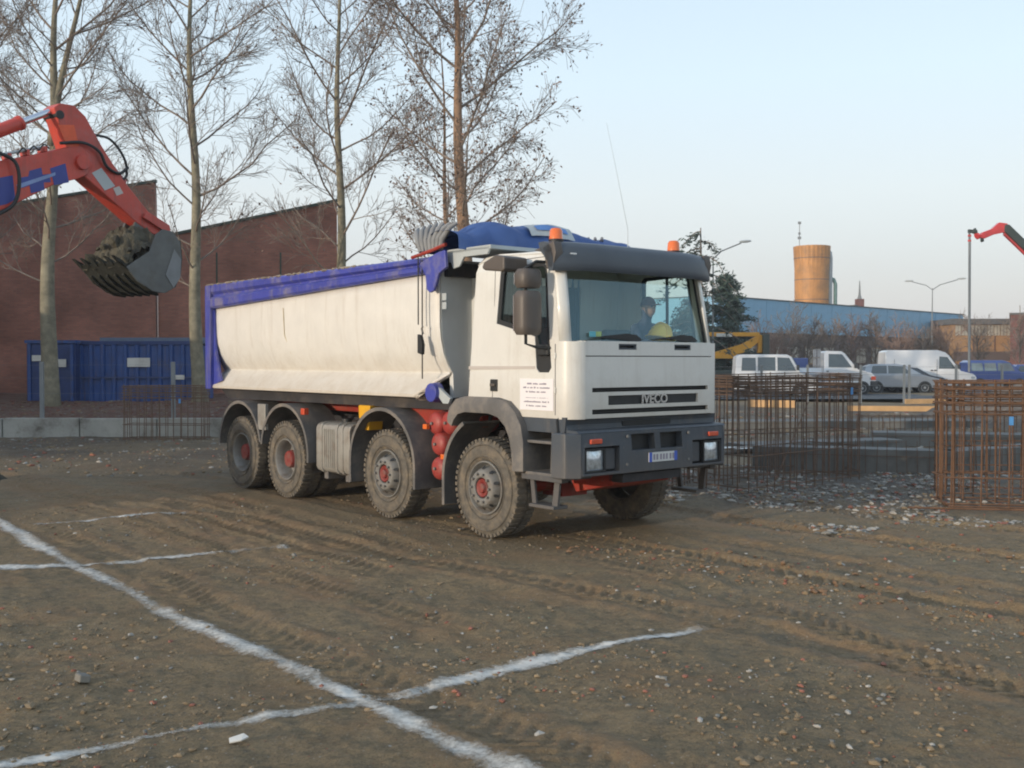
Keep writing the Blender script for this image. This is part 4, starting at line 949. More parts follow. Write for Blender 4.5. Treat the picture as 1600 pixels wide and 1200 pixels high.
# the maker's emblem: blue blocks joined by a pale slanting bar
em = E_('emblem', MB().prism(ep([(-2.07, 5.02), (-1.80, 5.14), (-1.74, 4.84), (-2.00, 4.76)]), -.206, -.202), eb)
MB().prism(ep([(-2.42, 4.93), (-2.22, 5.01), (-2.20, 4.90), (-2.08, 4.93), (-2.06, 4.80), (-2.18, 4.78), (-2.17, 4.66), (-2.40, 4.58), (-2.42, 4.70), (-2.55, 4.64), (-2.58, 4.80), (-2.44, 4.84)]), -.206, -.202).build('letter', eb, em)
MB().prism(ep([(-2.95, 4.74), (-2.70, 4.82), (-2.66, 4.45), (-2.80, 4.36), (-3.05, 4.28), (-3.4, 4.15), (-3.45, 4.50)]), -.206, -.202).build('letter', eb, em)
MB().prism(ep([(-2.62, 4.62), (-1.98, 4.92), (-1.98, 4.97), (-2.64, 4.68)]), -.209, -.206).build('slanting_bar', elb, em)
# stick
stick = [(-1.97, 6.02), (-1.86, 6.11), (-1.60, 6.12), (-1.40, 5.98), (-1.10, 5.54), (-.72, 5.06), (.06, 4.30), (.05, 4.16), (-.12, 4.16), (-.43, 4.32), (-1.42, 4.97), (-1.62, 5.1), (-1.72, 5.36), (-1.88, 5.76)]
st = E_('stick', MB().prism(ep(stick), -.17, .17), er, bevel=.02)
MB().prism(ep([(-1.30, 5.06), (-1.12, 5.17), (-.86, 4.90), (-1.06, 4.80)]), -.175, -.171).build('decal', M['lgrey'], st)
MB().prism(ep([(-.90, 4.86), (-.78, 4.91), (-.70, 4.80), (-.83, 4.74)]), -.175, -.171).build('decal', M['stripe'], st)
MB().lathe([(-.19, 0), (-.19, .07), (.19, .07), (.19, 0)], (EX0 - 1.87, 0, 5.92), n=14).build('pin', M['black'], st)
MB().prism(ep([(-1.90, 5.75), (-1.72, 5.36), (-1.52, 5.42), (-1.62, 5.80)]), -.176, -.171).build('orange_panel', mat('orange_fresh_paint', (.70, .09, .02), .35), st)
# cylinders
def cyl(name, a, b, f, r0, r1, m, y=0):
    a = Vector((a[0] + EX0, y, a[1])); b = Vector((b[0] + EX0, y, b[1])); c = a + (b - a) * f
    o = E_(name, MB().tube([a, c], r0, 16).tube([c, c + (b - a).normalized() * .05], r0 * 1.12, 16), m, smooth=40)
    MB().tube([c, b], r1, 12).build('rod', steel, o, smooth=60); return o
cyl('stick_cylinder', (-4.6, 4.55), (-1.95, 5.97), .80, .105, .055, er)
cyl('bucket_cylinder', (-1.38, 5.72), (.0, 4.36), .52, .095, .045, erd, -.02)
for y in (-.55, .55): cyl('boom_cylinder', (-7.2, 1.2), (-5.0, 3.55), .6, .10, .055, er, y)
E_('link', MB().prism(ep([(-.30, 4.50), (-.22, 4.52), (.20, 4.34), (.22, 4.22), (.10, 4.22), (-.34, 4.42)]), -.24, -.18), er, bevel=.01)
E_('link', MB().prism(ep([(-.30, 4.50), (-.22, 4.52), (.20, 4.34), (.22, 4.22), (.10, 4.22), (-.34, 4.42)]), .18, .24), er, bevel=.01)
E_('bucket_link', MB().prism(ep([(.08, 4.34), (.22, 4.34), (.30, 4.02), (.18, 3.98)]), -.12, .12), bsteel, bevel=.02)
def spline(pts, n=6):
    P = [Vector(p) for p in pts]; P = [P[0] * 2 - P[1]] + P + [P[-1] * 2 - P[-2]]; o = []
    for i in range(1, len(P) - 2):
        for k in range(n):
            t = k / n; o.append(.5 * ((2 * P[i]) + (P[i + 1] - P[i - 1]) * t + (2 * P[i - 1] - 5 * P[i] + 4 * P[i + 1] - P[i + 2]) * t * t + (3 * P[i] - P[i - 1] - 3 * P[i + 1] + P[i + 2]) * t ** 3))
    return o + [P[-2]]
def hose(pts, r=.022): E_('hose', MB().tube(spline(pts), r, 8), M['black'], smooth=60)
hose([(EX0 - 1.9, -.22, 5.45), (EX0 - 1.5, -.24, 5.52), (EX0 - 1.2, -.24, 5.42), (EX0 - 1.05, -.22, 5.20), (EX0 - .8, -.2, 5.12), (EX0 - .62, -.2, 5.25)], .026)
hose([(EX0 - 1.25, -.1, 5.72), (EX0 - .92, -.14, 5.68), (EX0 - .66, -.15, 5.40), (EX0 - .60, -.12, 5.12), (EX0 - .72, -.12, 5.02)], .022)
hose([(EX0 - 3.0, -.22, 5.15), (EX0 - 2.72, -.3, 5.02), (EX0 - 2.66, -.32, 4.70), (EX0 - 2.74, -.28, 4.35), (EX0 - 3.1, -.22, 4.1)], .03)
for k in range(3): hose([(EX0 - 2.6 + k * .18, -.17, 5.16 + k * .06), (EX0 - 2.52 + k * .18, -.19, 5.27 + k * .06), (EX0 - 2.42 + k * .18, -.17, 5.22 + k * .06)], .012)
# bucket: curved shell with side plates, teeth and its load
def bp_(pts): return [(a * .92 - .40 + EX0, z + .08) for a, z in pts]
W2 = .62
sidep = [(-.62, 3.42), (-.40, 3.20), (-.05, 3.04), (.20, 3.02), (.42, 3.12), (.56, 3.36), (.60, 3.66), (.56, 3.94), (.40, 4.10), (.18, 4.12), (.02, 4.02), (-.12, 3.72)]
bk = E_('bucket', MB().prism(bp_([(-.72, 3.50), (-.40, 3.22), (-.10, 3.05), (.24, 3.03), (.46, 3.14), (.575, 3.36), (.615, 3.66), (.575, 3.96), (.53, 3.95), (.575, 3.66), (.535, 3.38), (.43, 3.18), (.24, 3.07), (-.09, 3.09), (-.38, 3.26), (-.68, 3.51)]), -W2, W2), bdark)
for y in (-W2 - .005, W2 - .025): MB().prism(bp_(sidep), y, y + .03).build('side_plate', bsteel, bk, bevel=.005)
MB().prism(bp_([(.22, 3.34), (.40, 3.12), (.55, 3.30), (.58, 3.62), (.42, 3.80)]), -W2 - .015, -W2 - .006).build('worn_patch', mat('bare_worn_steel', (.20, .21, .215), .45, metal=.3, var=.15), bk)
for k in range(6):
    y = -W2 + .06 + k * (2 * W2 - .12) / 5
    MB().prism(bp_([(-.86, 3.60), (-.70, 3.46), (-.66, 3.52)]), y - .04, y + .04).build('tooth', bdark, bk)
for k in range(5):
    y = -W2 + .16 + k * .23
    MB().prism(bp_([(-.55, 3.29), (-.40, 3.16), (-.05, 3.0), (.20, 2.98), (.20, 3.02), (-.05, 3.04), (-.40, 3.20), (-.55, 3.33)]), y, y + .05).build('wear_strip', bdark, bk)
for y in (-.16, .12): MB().prism(bp_([(-.14, 4.10), (-.06, 4.26), (.06, 4.26), (.32, 4.12), (.42, 3.95), (.5, 3.8), (.2, 3.9)]), y, y + .04).build('ear', bsteel, bk)
mb = MB(); rg = random.Random(11)
mb.grid(lambda u, v: (EX0 - 1.0 + 1.06 * u, -W2 + .04 + v * (2 * W2 - .08), 3.46 + .06 * u + .74 * math.sin(PI * min(1, u * .93 + .02)) ** .8 * (.55 + .45 * math.sin(PI * v)) + .20 * noise.noise(Vector((u * 5, v * 5, 1))) + .08 * noise.noise(Vector((u * 16, v * 16, 1)))), 44, 34)
for k in range(40): mb.ico((EX0 + rg.uniform(-.95, -.1), rg.uniform(-.5, .5), 3.62 + rg.uniform(0, .35)), rg.uniform(.04, .13), k)
ld = mb.build('soil_heap', soil_m, None); ld.matrix_world = exc.matrix_basis.copy()
tag(ld, 'wet greenish soil piled in the raised excavator bucket', 'soil', kind='stuff')
# the machine itself, out of the picture to the left
dk = M['dark']
for y in (-1.25, 1.25):
    tr_ = E_('track', MB().prism([(-1.9, .45), (-1.7, .12), (-1.3, .02), (1.3, .02), (1.7, .12), (1.9, .45), (1.75, .8), (1.4, .9), (-1.4, .9), (-1.75, .8)], y - .28, y + .28), dk, bevel=.03)
E_('undercarriage', MB().box((-1.2, -1, .4), (1.2, 1, .95)), dk)
hs_ = E_('house', MB().prism([(-2.4, 1.05), (.9, 1.05), (.9, 1.35), (.1, 1.9), (.1, 2.15), (-2.3, 2.25), (-2.5, 1.9)], -1.3, 1.3), er, bevel=.06)
cb = E_('cab', MB().prism([(-.2, 1.3), (1.3, 1.3), (1.35, 2.1), (1.05, 2.9), (-.2, 2.95)], .45, 1.3), er, bevel=.05)
MB().prism([(-.05, 1.95), (1.24, 1.95), (.98, 2.78), (-.05, 2.8)], .438, 1.312).build('glazing', M['sideglass'], cb)

# ------------------------------------------------------------------ brick hall behind the trees
def brick_mat(name, c1, c2, mo, sc_=1.0):
    m = bpy.data.materials.new(name); m.use_nodes = True; t = m.node_tree; b = t.nodes['Principled BSDF']; b.inputs['Roughness'].default_value = .9
    tc = t.nodes.new('ShaderNodeTexCoord'); sx = t.nodes.new('ShaderNodeSeparateXYZ'); cx = t.nodes.new('ShaderNodeCombineXYZ')
    t.links.new(tc.outputs['Object'], sx.inputs[0])
    ad = t.nodes.new('ShaderNodeMath'); t.links.new(sx.outputs['X'], ad.inputs[0]); t.links.new(sx.outputs['Y'], ad.inputs[1])
    t.links.new(ad.outputs[0], cx.inputs[0]); t.links.new(sx.outputs['Z'], cx.inputs[1])
    br = t.nodes.new('ShaderNodeTexBrick'); br.inputs['Scale'].default_value = 1; br.inputs['Brick Width'].default_value = .26 * sc_; br.inputs['Row Height'].default_value = .075 * sc_
    br.inputs['Mortar Size'].default_value = .008 * sc_; br.inputs['Color1'].default_value = (*c1, 1); br.inputs['Color2'].default_value = (*c2, 1); br.inputs['Mortar'].default_value = (*mo, 1); br.inputs['Bias'].default_value = -.2
    t.links.new(cx.outputs[0], br.inputs['Vector'])
    n = t.nodes.new('ShaderNodeTexNoise'); n.inputs['Scale'].default_value = .6; n.inputs['Detail'].default_value = 6; t.links.new(tc.outputs['Object'], n.inputs['Vector'])
    mp = t.nodes.new('ShaderNodeMapRange'); mp.inputs[1].default_value = .35; mp.inputs[2].default_value = .65; mp.inputs[3].default_value = .72; mp.inputs[4].default_value = 1.2; t.links.new(n.outputs['Fac'], mp.inputs[0])
    v = t.nodes.new('ShaderNodeVectorMath'); v.operation = 'SCALE'; t.links.new(br.outputs['Color'], v.inputs[0]); t.links.new(mp.outputs[0], v.inputs['Scale']); t.links.new(v.outputs[0], b.inputs['Base Color'])
    bn = t.nodes.new('ShaderNodeBump'); bn.inputs['Strength'].default_value = .5; bn.inputs['Distance'].default_value = .01; bn.invert = True; t.links.new(br.outputs['Fac'], bn.inputs['Height']); t.links.new(bn.outputs[0], b.inputs['Normal'])
    return m
bm1 = brick_mat('red_brown_brick', (.43, .185, .130), (.32, .140, .105), (.28, .19, .15))
cop = mat('dark_green_metal_coping', (.05, .075, .06), .5); roofm = mat('grey_roof_felt', (.12, .12, .12), .9)
def hall(name, x0, x1, y0, y1, z0, zl, zr, label, skew=False):
    h = empty(name, (x0, y0, 0), 0, label, 'building')
    W = x1 - x0; D = y1 - y0
    MB().prism([(0, z0), (W, z0), (W, zr), (0, zl)], 0, D).build('wall', bm1, h)
    MB().prism([(-.1, zl + .0), (W + .05, zr), (W + .05, zr + .10), (-.1, zl + .10)], -.06, .12).build('coping', cop, h)
    MB().prism([(0, zl + .01), (W, zr + .01), (W, zr + .05), (0, zl + .05)], .13, D).build('roof', roofm, h)
    return h
h1 = hall('brick_hall', -30, -13.35, 40, 46, .2, 5.95, 8.60, 'tall red brown brick hall with sloping parapet behind the excavator boom')
h2 = hall('brick_hall', -13.34, -6.58, 40.2, 46, .2, 6.50, 7.92, 'lower red brown brick hall with rising parapet directly behind the tipper tub')
shade_block_tall = hall('brick_hall', -40, -22.5, 26.8, 39.9, .2, 12, 12, 'tall flat topped brick block, unseen, added beyond the left edge to shade the hall')  # unseen block, added to keep the low sun off the hall walls
shade_block_low = hall('brick_hall', -40, -22.5, 11, 26.7, .0, 4.9, 4.9, 'low brick block, unseen, added beyond the left edge to shade skip and kerb wall')  # added out of view, shades the skip, kerb wall and ground at left
for h_ in (h1, h2):      # the end walls run back at a slant, away from the site
    for o_ in h_.children:
        for v_ in o_.data.vertices:
            if v_.co.y > .3 and v_.co.x > 5: v_.co.x *= 1 - .035 * v_.co.y * (16.65 / 6.76 if h_ is h2 else 1) * .55
for x in (2.2, 4.6): MB().box((x, -.02, 3.4), (x + .06, -.005, 6.0)).build('downpipe', cop, h2)

# concrete kerb wall with fence posts and wire
conc = mat('pale_weathered_concrete', (.42, .42, .38), .9, var=.2, dirt=(.12, .11, .09), dirt_amt=.65, dirt_scale=1.5, bump=.4)
kw = empty('concrete_wall', (-13.2, 27.25, 0), 0, 'low weathered concrete kerb wall holding back the bank under the trees', 'wall')
kx = -3.8
rg = random.Random(2)
while kx < 12.0:
    L_ = 1.98; MB().box((kx, rg.uniform(-.012, .012), -.15), (kx + L_ - .03, .22, .455 + rg.uniform(-.01, .01))).build('panel', conc, kw, bevel=.012); kx += L_
postm = mat('galvanised_post', (.22, .24, .25), .6, metal=.2, var=.1)
fn_ = empty('wire_fence', (0, 27.42, .45), 0, 'thin wire fence on grey posts standing on the concrete kerb wall', 'fence')
for x in (-16.4, -12.1, -8.72, -5.3, -1.9):
    MB().box((x - .05, -.04, -.1), (x + .05, .04, 1.45)).build('post', postm, fn_, bevel=.01)
for z in (.25, .65, 1.05, 1.38): MB().tube([(-17, 0, z), (-12.1, 0, z - .015), (-8.7, 0, z), (-5.3, 0, z - .01), (-1.9, 0, z)], .0025, 4).build('wire', postm, fn_)
# skip containers
bcont = mat('blue_skip_paint', (.022, .075, .26), .5, var=.18, dirt=(.08, .07, .07), dirt_amt=.45, dirt_scale=2, streak=((.12, .08, .06), .6))
bcont2 = mat('dark_blue_skip_paint', (.018, .045, .16), .55, var=.2); grim = mat('grey_blue_rim', (.13, .17, .24), .6, var=.15)
whl = mat('white_label', (.6, .6, .56), .6)
sk = empty('skip_container', (-13.6, 33.0, 0), 0, 'long blue ribbed steel skip container standing against the brick hall', 'skip')
zt, zb = 2.42, .45
MB().prism([(0, zb), (3.68, zb), (3.68, zt), (0, zt)], 0, .08).prism([(0, zb), (3.68, zb), (3.68, zt), (0, zt)], 2.3, 2.38).box((0, .08, zb), (.08, 2.3, zt)).box((3.60, .08, zb), (3.68, 2.3, zt)).box((.08, .08, zb), (3.60, 2.3, zb + .08)).build('body', bcont, sk)
MB().box((-.04, -.06, zt), (3.72, .10, zt + .12)).build('rim', bcont2, sk, bevel=.01)
MB().box((-.04, 2.28, zt + .0), (3.72, 2.42, zt + .28)).box((.0, .10, zt + .06), (3.68, 2.28, zt + .10)).build('grey_cover', grim, sk)
for k in range(11):
    x = .14 + k * .355; MB().prism([(x, 0), (x + .04, -.07), (x + .13, -.07), (x + .17, 0)], zb, zt, ax='z').build('rib', bcont, sk)
MB().box((0, -.075, 1.38), (3.68, .0, 1.44)).build('waist_bar', bcont2, sk)
MB().box((1.72, -.10, 1.74), (2.42, -.075, 2.02)).build('sign', whl, sk); MB().box((3.10, -.10, 1.35), (3.48, -.075, 1.49)).build('sign', whl, sk)
s2 = empty('skip_container', (-14.85, 32.6, 0), 0, 'dark blue skip with white labels, its end showing behind the leftmost trunk', 'skip')
MB().box((0, 0, .42), (1.5, 2.4, 2.46)).build('body', bcont2, s2, bevel=.02)
MB().box((-.04, -.05, 2.46), (1.54, 2.44, 2.56)).build('rim', bcont, s2, bevel=.01)
for x in (.06, .72, 1.36): MB().box((x, -.06, .45), (x + .09, 0, 2.45)).build('rib', bcont, s2)
for (a, b, c, d) in ((.20, .50, 1.92, 2.10), (.88, 1.24, 1.74, 1.98), (.66, 1.0, 1.30, 1.42)): MB().box((a, -.075, c), (b, -.061, d)).build('label', whl, s2)

# ------------------------------------------------------------------ trees
barkA = mat('mottled_plane_bark', (.23, .21, .15), .85, var=.35, scale=4, dirt=(.15, .14, .10), dirt_amt=.6, dirt_scale=3.5, bump=.5, bscale=14)
barkB = mat('twig_bark', (.22, .18, .15), .85, var=.3)
barkO = mat('orange_brown_bark', (.30, .19, .12), .85, var=.3, scale=4, dirt=(.15, .11, .08), dirt_amt=.6, dirt_scale=4, bump=.4, bscale=14)
leafm = mat('withered_brown_leaf', (.22, .14, .10), .8, var=.35, scale=1.2)
def tube3(V_, F_, path, r0, r1, n=3):
    b = len(V_); m = len(path) - 1
    d = path[-1] - path[0]; u = d.orthogonal().normalized(); w_ = d.cross(u).normalized()
    for i, p in enumerate(path):
        r = r0 + (r1 - r0) * i / m
        for k in range(n):
            a = 2 * PI * k / n; V_.append(p + u * (r * math.cos(a)) + w_ * (r * math.sin(a)))
    for i in range(m):
        for k in range(n):
            k2 = (k + 1) % n; F_.append((b + i * n + k, b + i * n + k2, b + i * n + n + k2, b + i * n + n + k))
def grow(V_, F_, tips, p, d, L, r, lvl, rg, spread, minr, dens_):
    n = (6, 4, 2, 1)[lvl]; path = [p.copy()]; q = p.copy(); dd = d.copy(); st = L / n; kids = []
    for i in range(n):
        dd = (dd + Vector((rg.gauss(0, 1), rg.gauss(0, 1), rg.gauss(0, 1))) * (.10 + .03 * lvl) + Vector((0, 0, .10 if lvl < 2 else .03))).normalized()
        q = q + dd * st; path.append(q.copy()); kids.append((i, dd.copy()))
    tube3(V_, F_, path, r, max(minr, r * .35), (5, 4, 3, 3)[lvl])
    if lvl == 3 or L < .25: tips.append(path[-1]); return
    nk = max(2, int(dens_[lvl] * L))
    for k in range(nk):
        f = .18 + .80 * (k + rg.random()) / nk; i = min(n - 1, int(f * n)); a = path[i] + (path[i + 1] - path[i]) * (f * n - i)
        dv = (path[i + 1] - path[i]).normalized(); o = dv.orthogonal().normalized(); o.rotate(Matrix.Rotation(rg.random() * 2 * PI, 3, dv))
        nd = (dv * math.cos(spread) + o * math.sin(spread)).normalized()
        LL = L * (1 - f * .65) * rg.uniform(.35, .62) if lvl < 2 else rg.uniform(.22, .5)
        grow(V_, F_, tips, a, nd, LL, max(minr, r * (1 - .65 * f) * .5), lvl + 1, rg, spread * rg.uniform(.85, 1.15), minr, dens_)
    tips.append(path[-1])
def mesh_of(V_, F_, name, m):
    e = bpy.data.meshes.new(name); e.from_pydata([v[:] for v in V_], [], F_); e.materials.append(m); e.polygons.foreach_set('use_smooth', [True] * len(F_)); e.update(); return e
def bare_tree(name, x, y, z0, height, r, seed, label, group, lean=(0, 0), first=3.6, step=.42, blen=3.4, bark=None, leaves=0, fork=None, side=None, minr=.0055, dens_=(3.6, 6.5, 7.0), bow=0):
    rg = random.Random(seed); root = empty(name, (x, y, z0), 0, label, 'tree', group)
    def stem(p0, h0, h1, r0, r1, lx, ly, ph):
        pts = []; n = 26
        for i in range(n + 1):
            f = i / n; z = h0 + (h1 - h0) * f
            pts.append(Vector((p0[0] + lx * f + bow * math.sin(PI * f * 1.6) + .05 * math.sin(z * .9 + ph), p0[1] + ly * f + .05 * math.cos(z * .8 + ph), z)))
        return pts, [r0 * (1 - i / n) ** 1.15 + r1 for i in range(n + 1)]
    stems = [stem((0, 0), -.3, height, r, .012, lean[0], lean[1], seed)]
    if fork: stems.append(stem((fork[1], fork[2]), fork[0], height * fork[5], r * fork[6], .01, fork[3], fork[4], seed + 2))
    mb = MB(); 
    for si, (pts, rad) in enumerate(stems):
        if si == 0: rad[0] *= 1.35; rad[1] *= 1.1
        mb.tube(pts, rad, 12)
    mb.build('trunk', bark or barkA, root, smooth=180, recalc=False)
    tips = []
    for si, (pts, rad) in enumerate(stems):
        z = max(first, pts[0].z + .3); H1 = pts[-1].z; ang = rg.random() * 6
        while z < H1 - .3:
            f = (z - pts[0].z) / (H1 - pts[0].z); i = min(len(pts) - 2, int(f * (len(pts) - 1))); p = pts[i] + (pts[i + 1] - pts[i]) * (f * (len(pts) - 1) - i)
            ang += 2.4 + rg.uniform(-.5, .5)
            up = .25 + .55 * f + rg.uniform(-.2, .2); dv = Vector((math.cos(ang), math.sin(ang), up)).normalized()
            g = (z - first) / max(.1, height - first)
            L = blen * (.62 + .9 * g) * (1 - g) ** .55 * rg.uniform(.7, 1.15) * (1 if si == 0 else .8) + .5
            V_ = []; F_ = []
            grow(V_, F_, tips, p, dv, L, min(rad[i] * .45, .007 + .0080 * L), 0, rg, .62, minr, dens_)
            o = bpy.data.objects.new('branch', mesh_of(V_, F_, 'branch', barkB if si == 0 or not bark else barkB)); C.objects.link(o); o.parent = root
            z += step * rg.uniform(.6, 1.4)
    if leaves:
        V_ = []; F_ = []
        for k in range(leaves):
            t_ = rg.choice(tips) + Vector((rg.gauss(0, .07), rg.gauss(0, .07), rg.gauss(-.04, .06))); s_ = rg.uniform(.028, .062)
            a = Vector((rg.gauss(0, 1), rg.gauss(0, 1), rg.gauss(0, 1))).normalized(); b_ = a.orthogonal().normalized()
            n0 = len(V_); c_ = a.cross(b_)
            V_ += [t_ - a * s_, t_ + b_ * s_ * .7 + c_ * s_ * .2, t_ + a * s_, t_ - b_ * s_ * .7 + c_ * s_ * .3]; F_ += [(n0, n0 + 1, n0 + 2), (n0, n0 + 2, n0 + 3)]
        o = bpy.data.objects.new('leaves', mesh_of(V_, F_, 'leaves', leafm)); C.objects.link(o); o.parent = root; o['kind'] = 'stuff'
    return root
G_ = 'bare trees in a row behind the tipper truck'
zz = lambda x, y: Hs(x, y) - .05
bare_tree('plane_tree', -13.50, 31, zz(-13.5, 31), 16.5, .25, 1, 'thick forked bare tree behind the red excavator arm', G_, lean=(.35, .3), first=3.6, fork=(7.6, .15, .1, 1.5, .3, .98, .42), blen=4.5, leaves=260, bow=-.05)
bare_tree('plane_tree', -9.20, 31.3, zz(-9.2, 31.3), 16, .20, 2, 'tall bare tree rising from beside the rear of the tub', G_, lean=(-.25, 0), first=3.4, blen=4.4, leaves=220)
bare_tree('plane_tree', -5.05, 31.6, zz(-5.05, 31.6), 15.5, .18, 3, 'slender bare tree behind the middle of the blue rail', G_, lean=(-.1, 0), first=3.6, blen=4.4, leaves=320)
bare_tree('plane_tree', -1.12, 29.0, zz(-1.1, 29), 16.5, .26, 4, 'stout orange brown tree with clinging dead leaves behind the blue tarpaulin', G_, lean=(-.6, .2), first=4.0, blen=4.7, bark=barkO, leaves=5200, step=.34)
bare_tree('plane_tree', -1.75, 33, zz(-1.75, 33), 12.5, .13, 5, 'thin young tree just left of the stout orange brown trunk', G_, lean=(-.5, .2), first=3.6, blen=2.2, bark=barkO, leaves=700, step=.6)
bare_tree('plane_tree', -17.2, 32, zz(-17.2, 32), 15.5, .25, 8, 'bare tree mostly beyond the left edge of the view', G_, first=3.6, blen=4.4, leaves=100)

# ------------------------------------------------------------------ far side: sheds, tower, chimney
def shed_mat(name, col, var=.1):
    return mat(name, col, .6, var=var, scale=.4, dirt=tuple(c * .75 for c in col), dirt_amt=.4, dirt_scale=.3)
blue_clad = shed_mat('pale_blue_cladding', (.23, .43, .60)); clad_dk = shed_mat('dark_shed_wall', (.13, .105, .10)); rustw = shed_mat('brown_shed_wall', (.16, .10, .085))
oran = shed_mat('ochre_wall', (.40, .24, .12)); pane = mat('grimy_window_pane', (.42, .40, .34), .35, var=.4, scale=.6); redb = brick_mat('dark_red_brick', (.20, .075, .06), (.15, .06, .055), (.13, .09, .08))
ax, ay, bx, by = 17.0, 90.0, 53.5, 127.0
L_ = math.hypot(bx - ax, by - ay); ra = math.atan2(by - ay, bx - ax)
fh = empty('long_factory_shed', (ax, ay, 0), ra, 'long low factory shed with pale blue upper cladding behind the parked vehicles', 'building')
MB().box((0, 0, 0), (L_, 22, 4.45)).build('lower_wall', clad_dk, fh)
npan = 26
cme = MB().box((0, 0, 0), (L_ / npan - .03, .25, 2.93)).mesh('cladding_panel', [blue_clad])
for k in range(npan): inst('cladding_panel', cme, fh, (k * L_ / npan, -.25 + .012 * (k % 2), 4.45))
MB().box((0, .0, 4.45), (L_, 22, 7.36)).build('core', blue_clad, fh)
MB().box((-.1, -.34, 7.38), (L_ + .1, 22, 7.46)).build('parapet_cap', roofm, fh)
rg = random.Random(4)
for k in range(15):
    x = 1.6 + k * 3.4
    wdw = MB().box((x, -.06, 1.6), (x + 2.1, -.02, 3.3)).build('window', rustw if k % 4 else oran, fh)
    for j in range(3): MB().box((x + .06 + j * .69, -.09, 1.7), (x + .64 + j * .69, -.06, 3.2)).build('pane', pane, wdw)
for x, h in ((7, .5), (19, .35), (31, .45), (42, .3)): MB().box((x, 3, 7.46), (x + .8, 4, 7.46 + h)).build('roof_vent', roofm, fh)
# ochre and red-brick buildings at the right edge
ob = empty('workshop_building', (47.6, 115, 0), 0, 'ochre workshop with a strip of light windows under a flat grey roof', 'building')
MB().box((0, 0, 0), (6.6, 12, 5.85)).build('wall', oran, ob); MB().box((-.3, -.4, 5.85), (6.9, 12, 6.45)).build('roof', roofm, ob)
MB().box((0, -.05, 1.9), (6.6, -.01, 2.9)).build('dark_band', clad_dk, ob)
for k in range(9):
    wd = MB().box((.18 + k * .70, -.10, 4.65), (.78 + k * .70, -.06, 5.75)).build('window', pane, ob); MB().box((.45 + k * .70, -.115, 4.65), (.49 + k * .70, -.10, 5.75)).build('glazing_bar', clad_dk, wd)
for x in (2.1, 4.4): MB().box((x, -.06, 2.9), (x + .12, -.01, 4.6)).build('pilaster', rustw, ob)
rb_ = empty('brick_building', (48.6, 104, 0), R(-25), 'dark red brick building cut by the right edge of the view', 'building')
MB().box((0, 0, 0), (14, 14, 6.4)).build('wall', redb, rb_); MB().box((-.1, -.1, 6.4), (14.1, 14, 6.6)).build('coping', roofm, rb_)
for k in range(4): MB().box((2 + k * 3, -.05, 1.2), (3.4 + k * 3, -.01, 2.6)).build('window', pane, rb_)
# tower: golden sheeted silo, slightly narrower at foot, with white duct
gold = mat('golden_sheet_metal', (.50, .24, .075), .6, metal=.1, var=.2, scale=.5, streak=((.24, .12, .06), .7), dirt=(.26, .16, .085), dirt_amt=.5, dirt_scale=.4)
tw = empty('silo_tower', (42.1, 150, 0), 0, 'golden sheet metal silo tower rising behind the blue shed', 'tower')
n = 26; ring = []
for k in range(n):
    a0, a1 = 2 * PI * k / n, 2 * PI * (k + .93) / n
    mb = MB(); vs = []
    for z, r in ((0, 2.28), (14.4, 2.30), (15.2, 2.36), (17.6, 2.50), (17.95, 2.52)):
        for a in (a0, a1): vs.append((r * math.cos(a), r * math.sin(a), z))
        vs.append((r * 1.015 * math.cos((a0 + a1) / 2), r * 1.015 * math.sin((a0 + a1) / 2), z))
    fs = []
    for j in range(4): fs += [(j * 3, j * 3 + 2, j * 3 + 5, j * 3 + 3), (j * 3 + 2, j * 3 + 1, j * 3 + 4, j * 3 + 5)]
    mb.add(vs, fs).build('sheet_panel', gold, tw)
MB().lathe([(0, 2.2), (17.9, 2.4), (17.9, 0)], ax='z', n=32).build('core', gold, tw)
for z in (10.4, 13.2, 16.2): MB().lathe([(z, 2.36 + (.14 if z > 16 else 0)), (z + .10, 2.37 + (.14 if z > 16 else 0))], ax='z', n=40).build('joint_band', clad_dk, tw)
MB().tube([(2.35, -.5, 0), (2.45, -.5, 16.2), (2.35, -.5, 17.0), (1.9, -.5, 17.6)], .34, 10).build('white_duct', M['lgrey'], tw, smooth=60)
MB().tube([(3.25, -.3, 0), (3.25, -.3, 12.7), (3.0, -.3, 13.3), (2.5, -.3, 13.5)], .26, 10).build('green_duct', mat('green_duct_paint', (.12, .22, .20), .5), tw, smooth=60)
mb = MB().tube([(-1.75, 0, 17.9), (-1.75, 0, 21.3)], .05, 5); mb.build('mast', postm, tw)
for z, w_ in ((19.0, .22), (19.6, .14), (21.1, .2)): MB().box((-1.75 - w_, -.1, z), (-1.75 + w_, .1, z + .35)).build('aerial', postm, tw)
cy_ = empty('chimney', (48.85, 150, 0), 0, 'small dark chimney with a thin spike above the blue shed roof', 'chimney')
MB().box((-.5, -.5, 0), (.5, .5, 10.6)).build('stack', redb, cy_); MB().tube([(0, 0, 10.6), (0, 0, 11.2), (0, 0, 13.2)], [.32, .16, .05], 6).build('spike', postm, cy_)

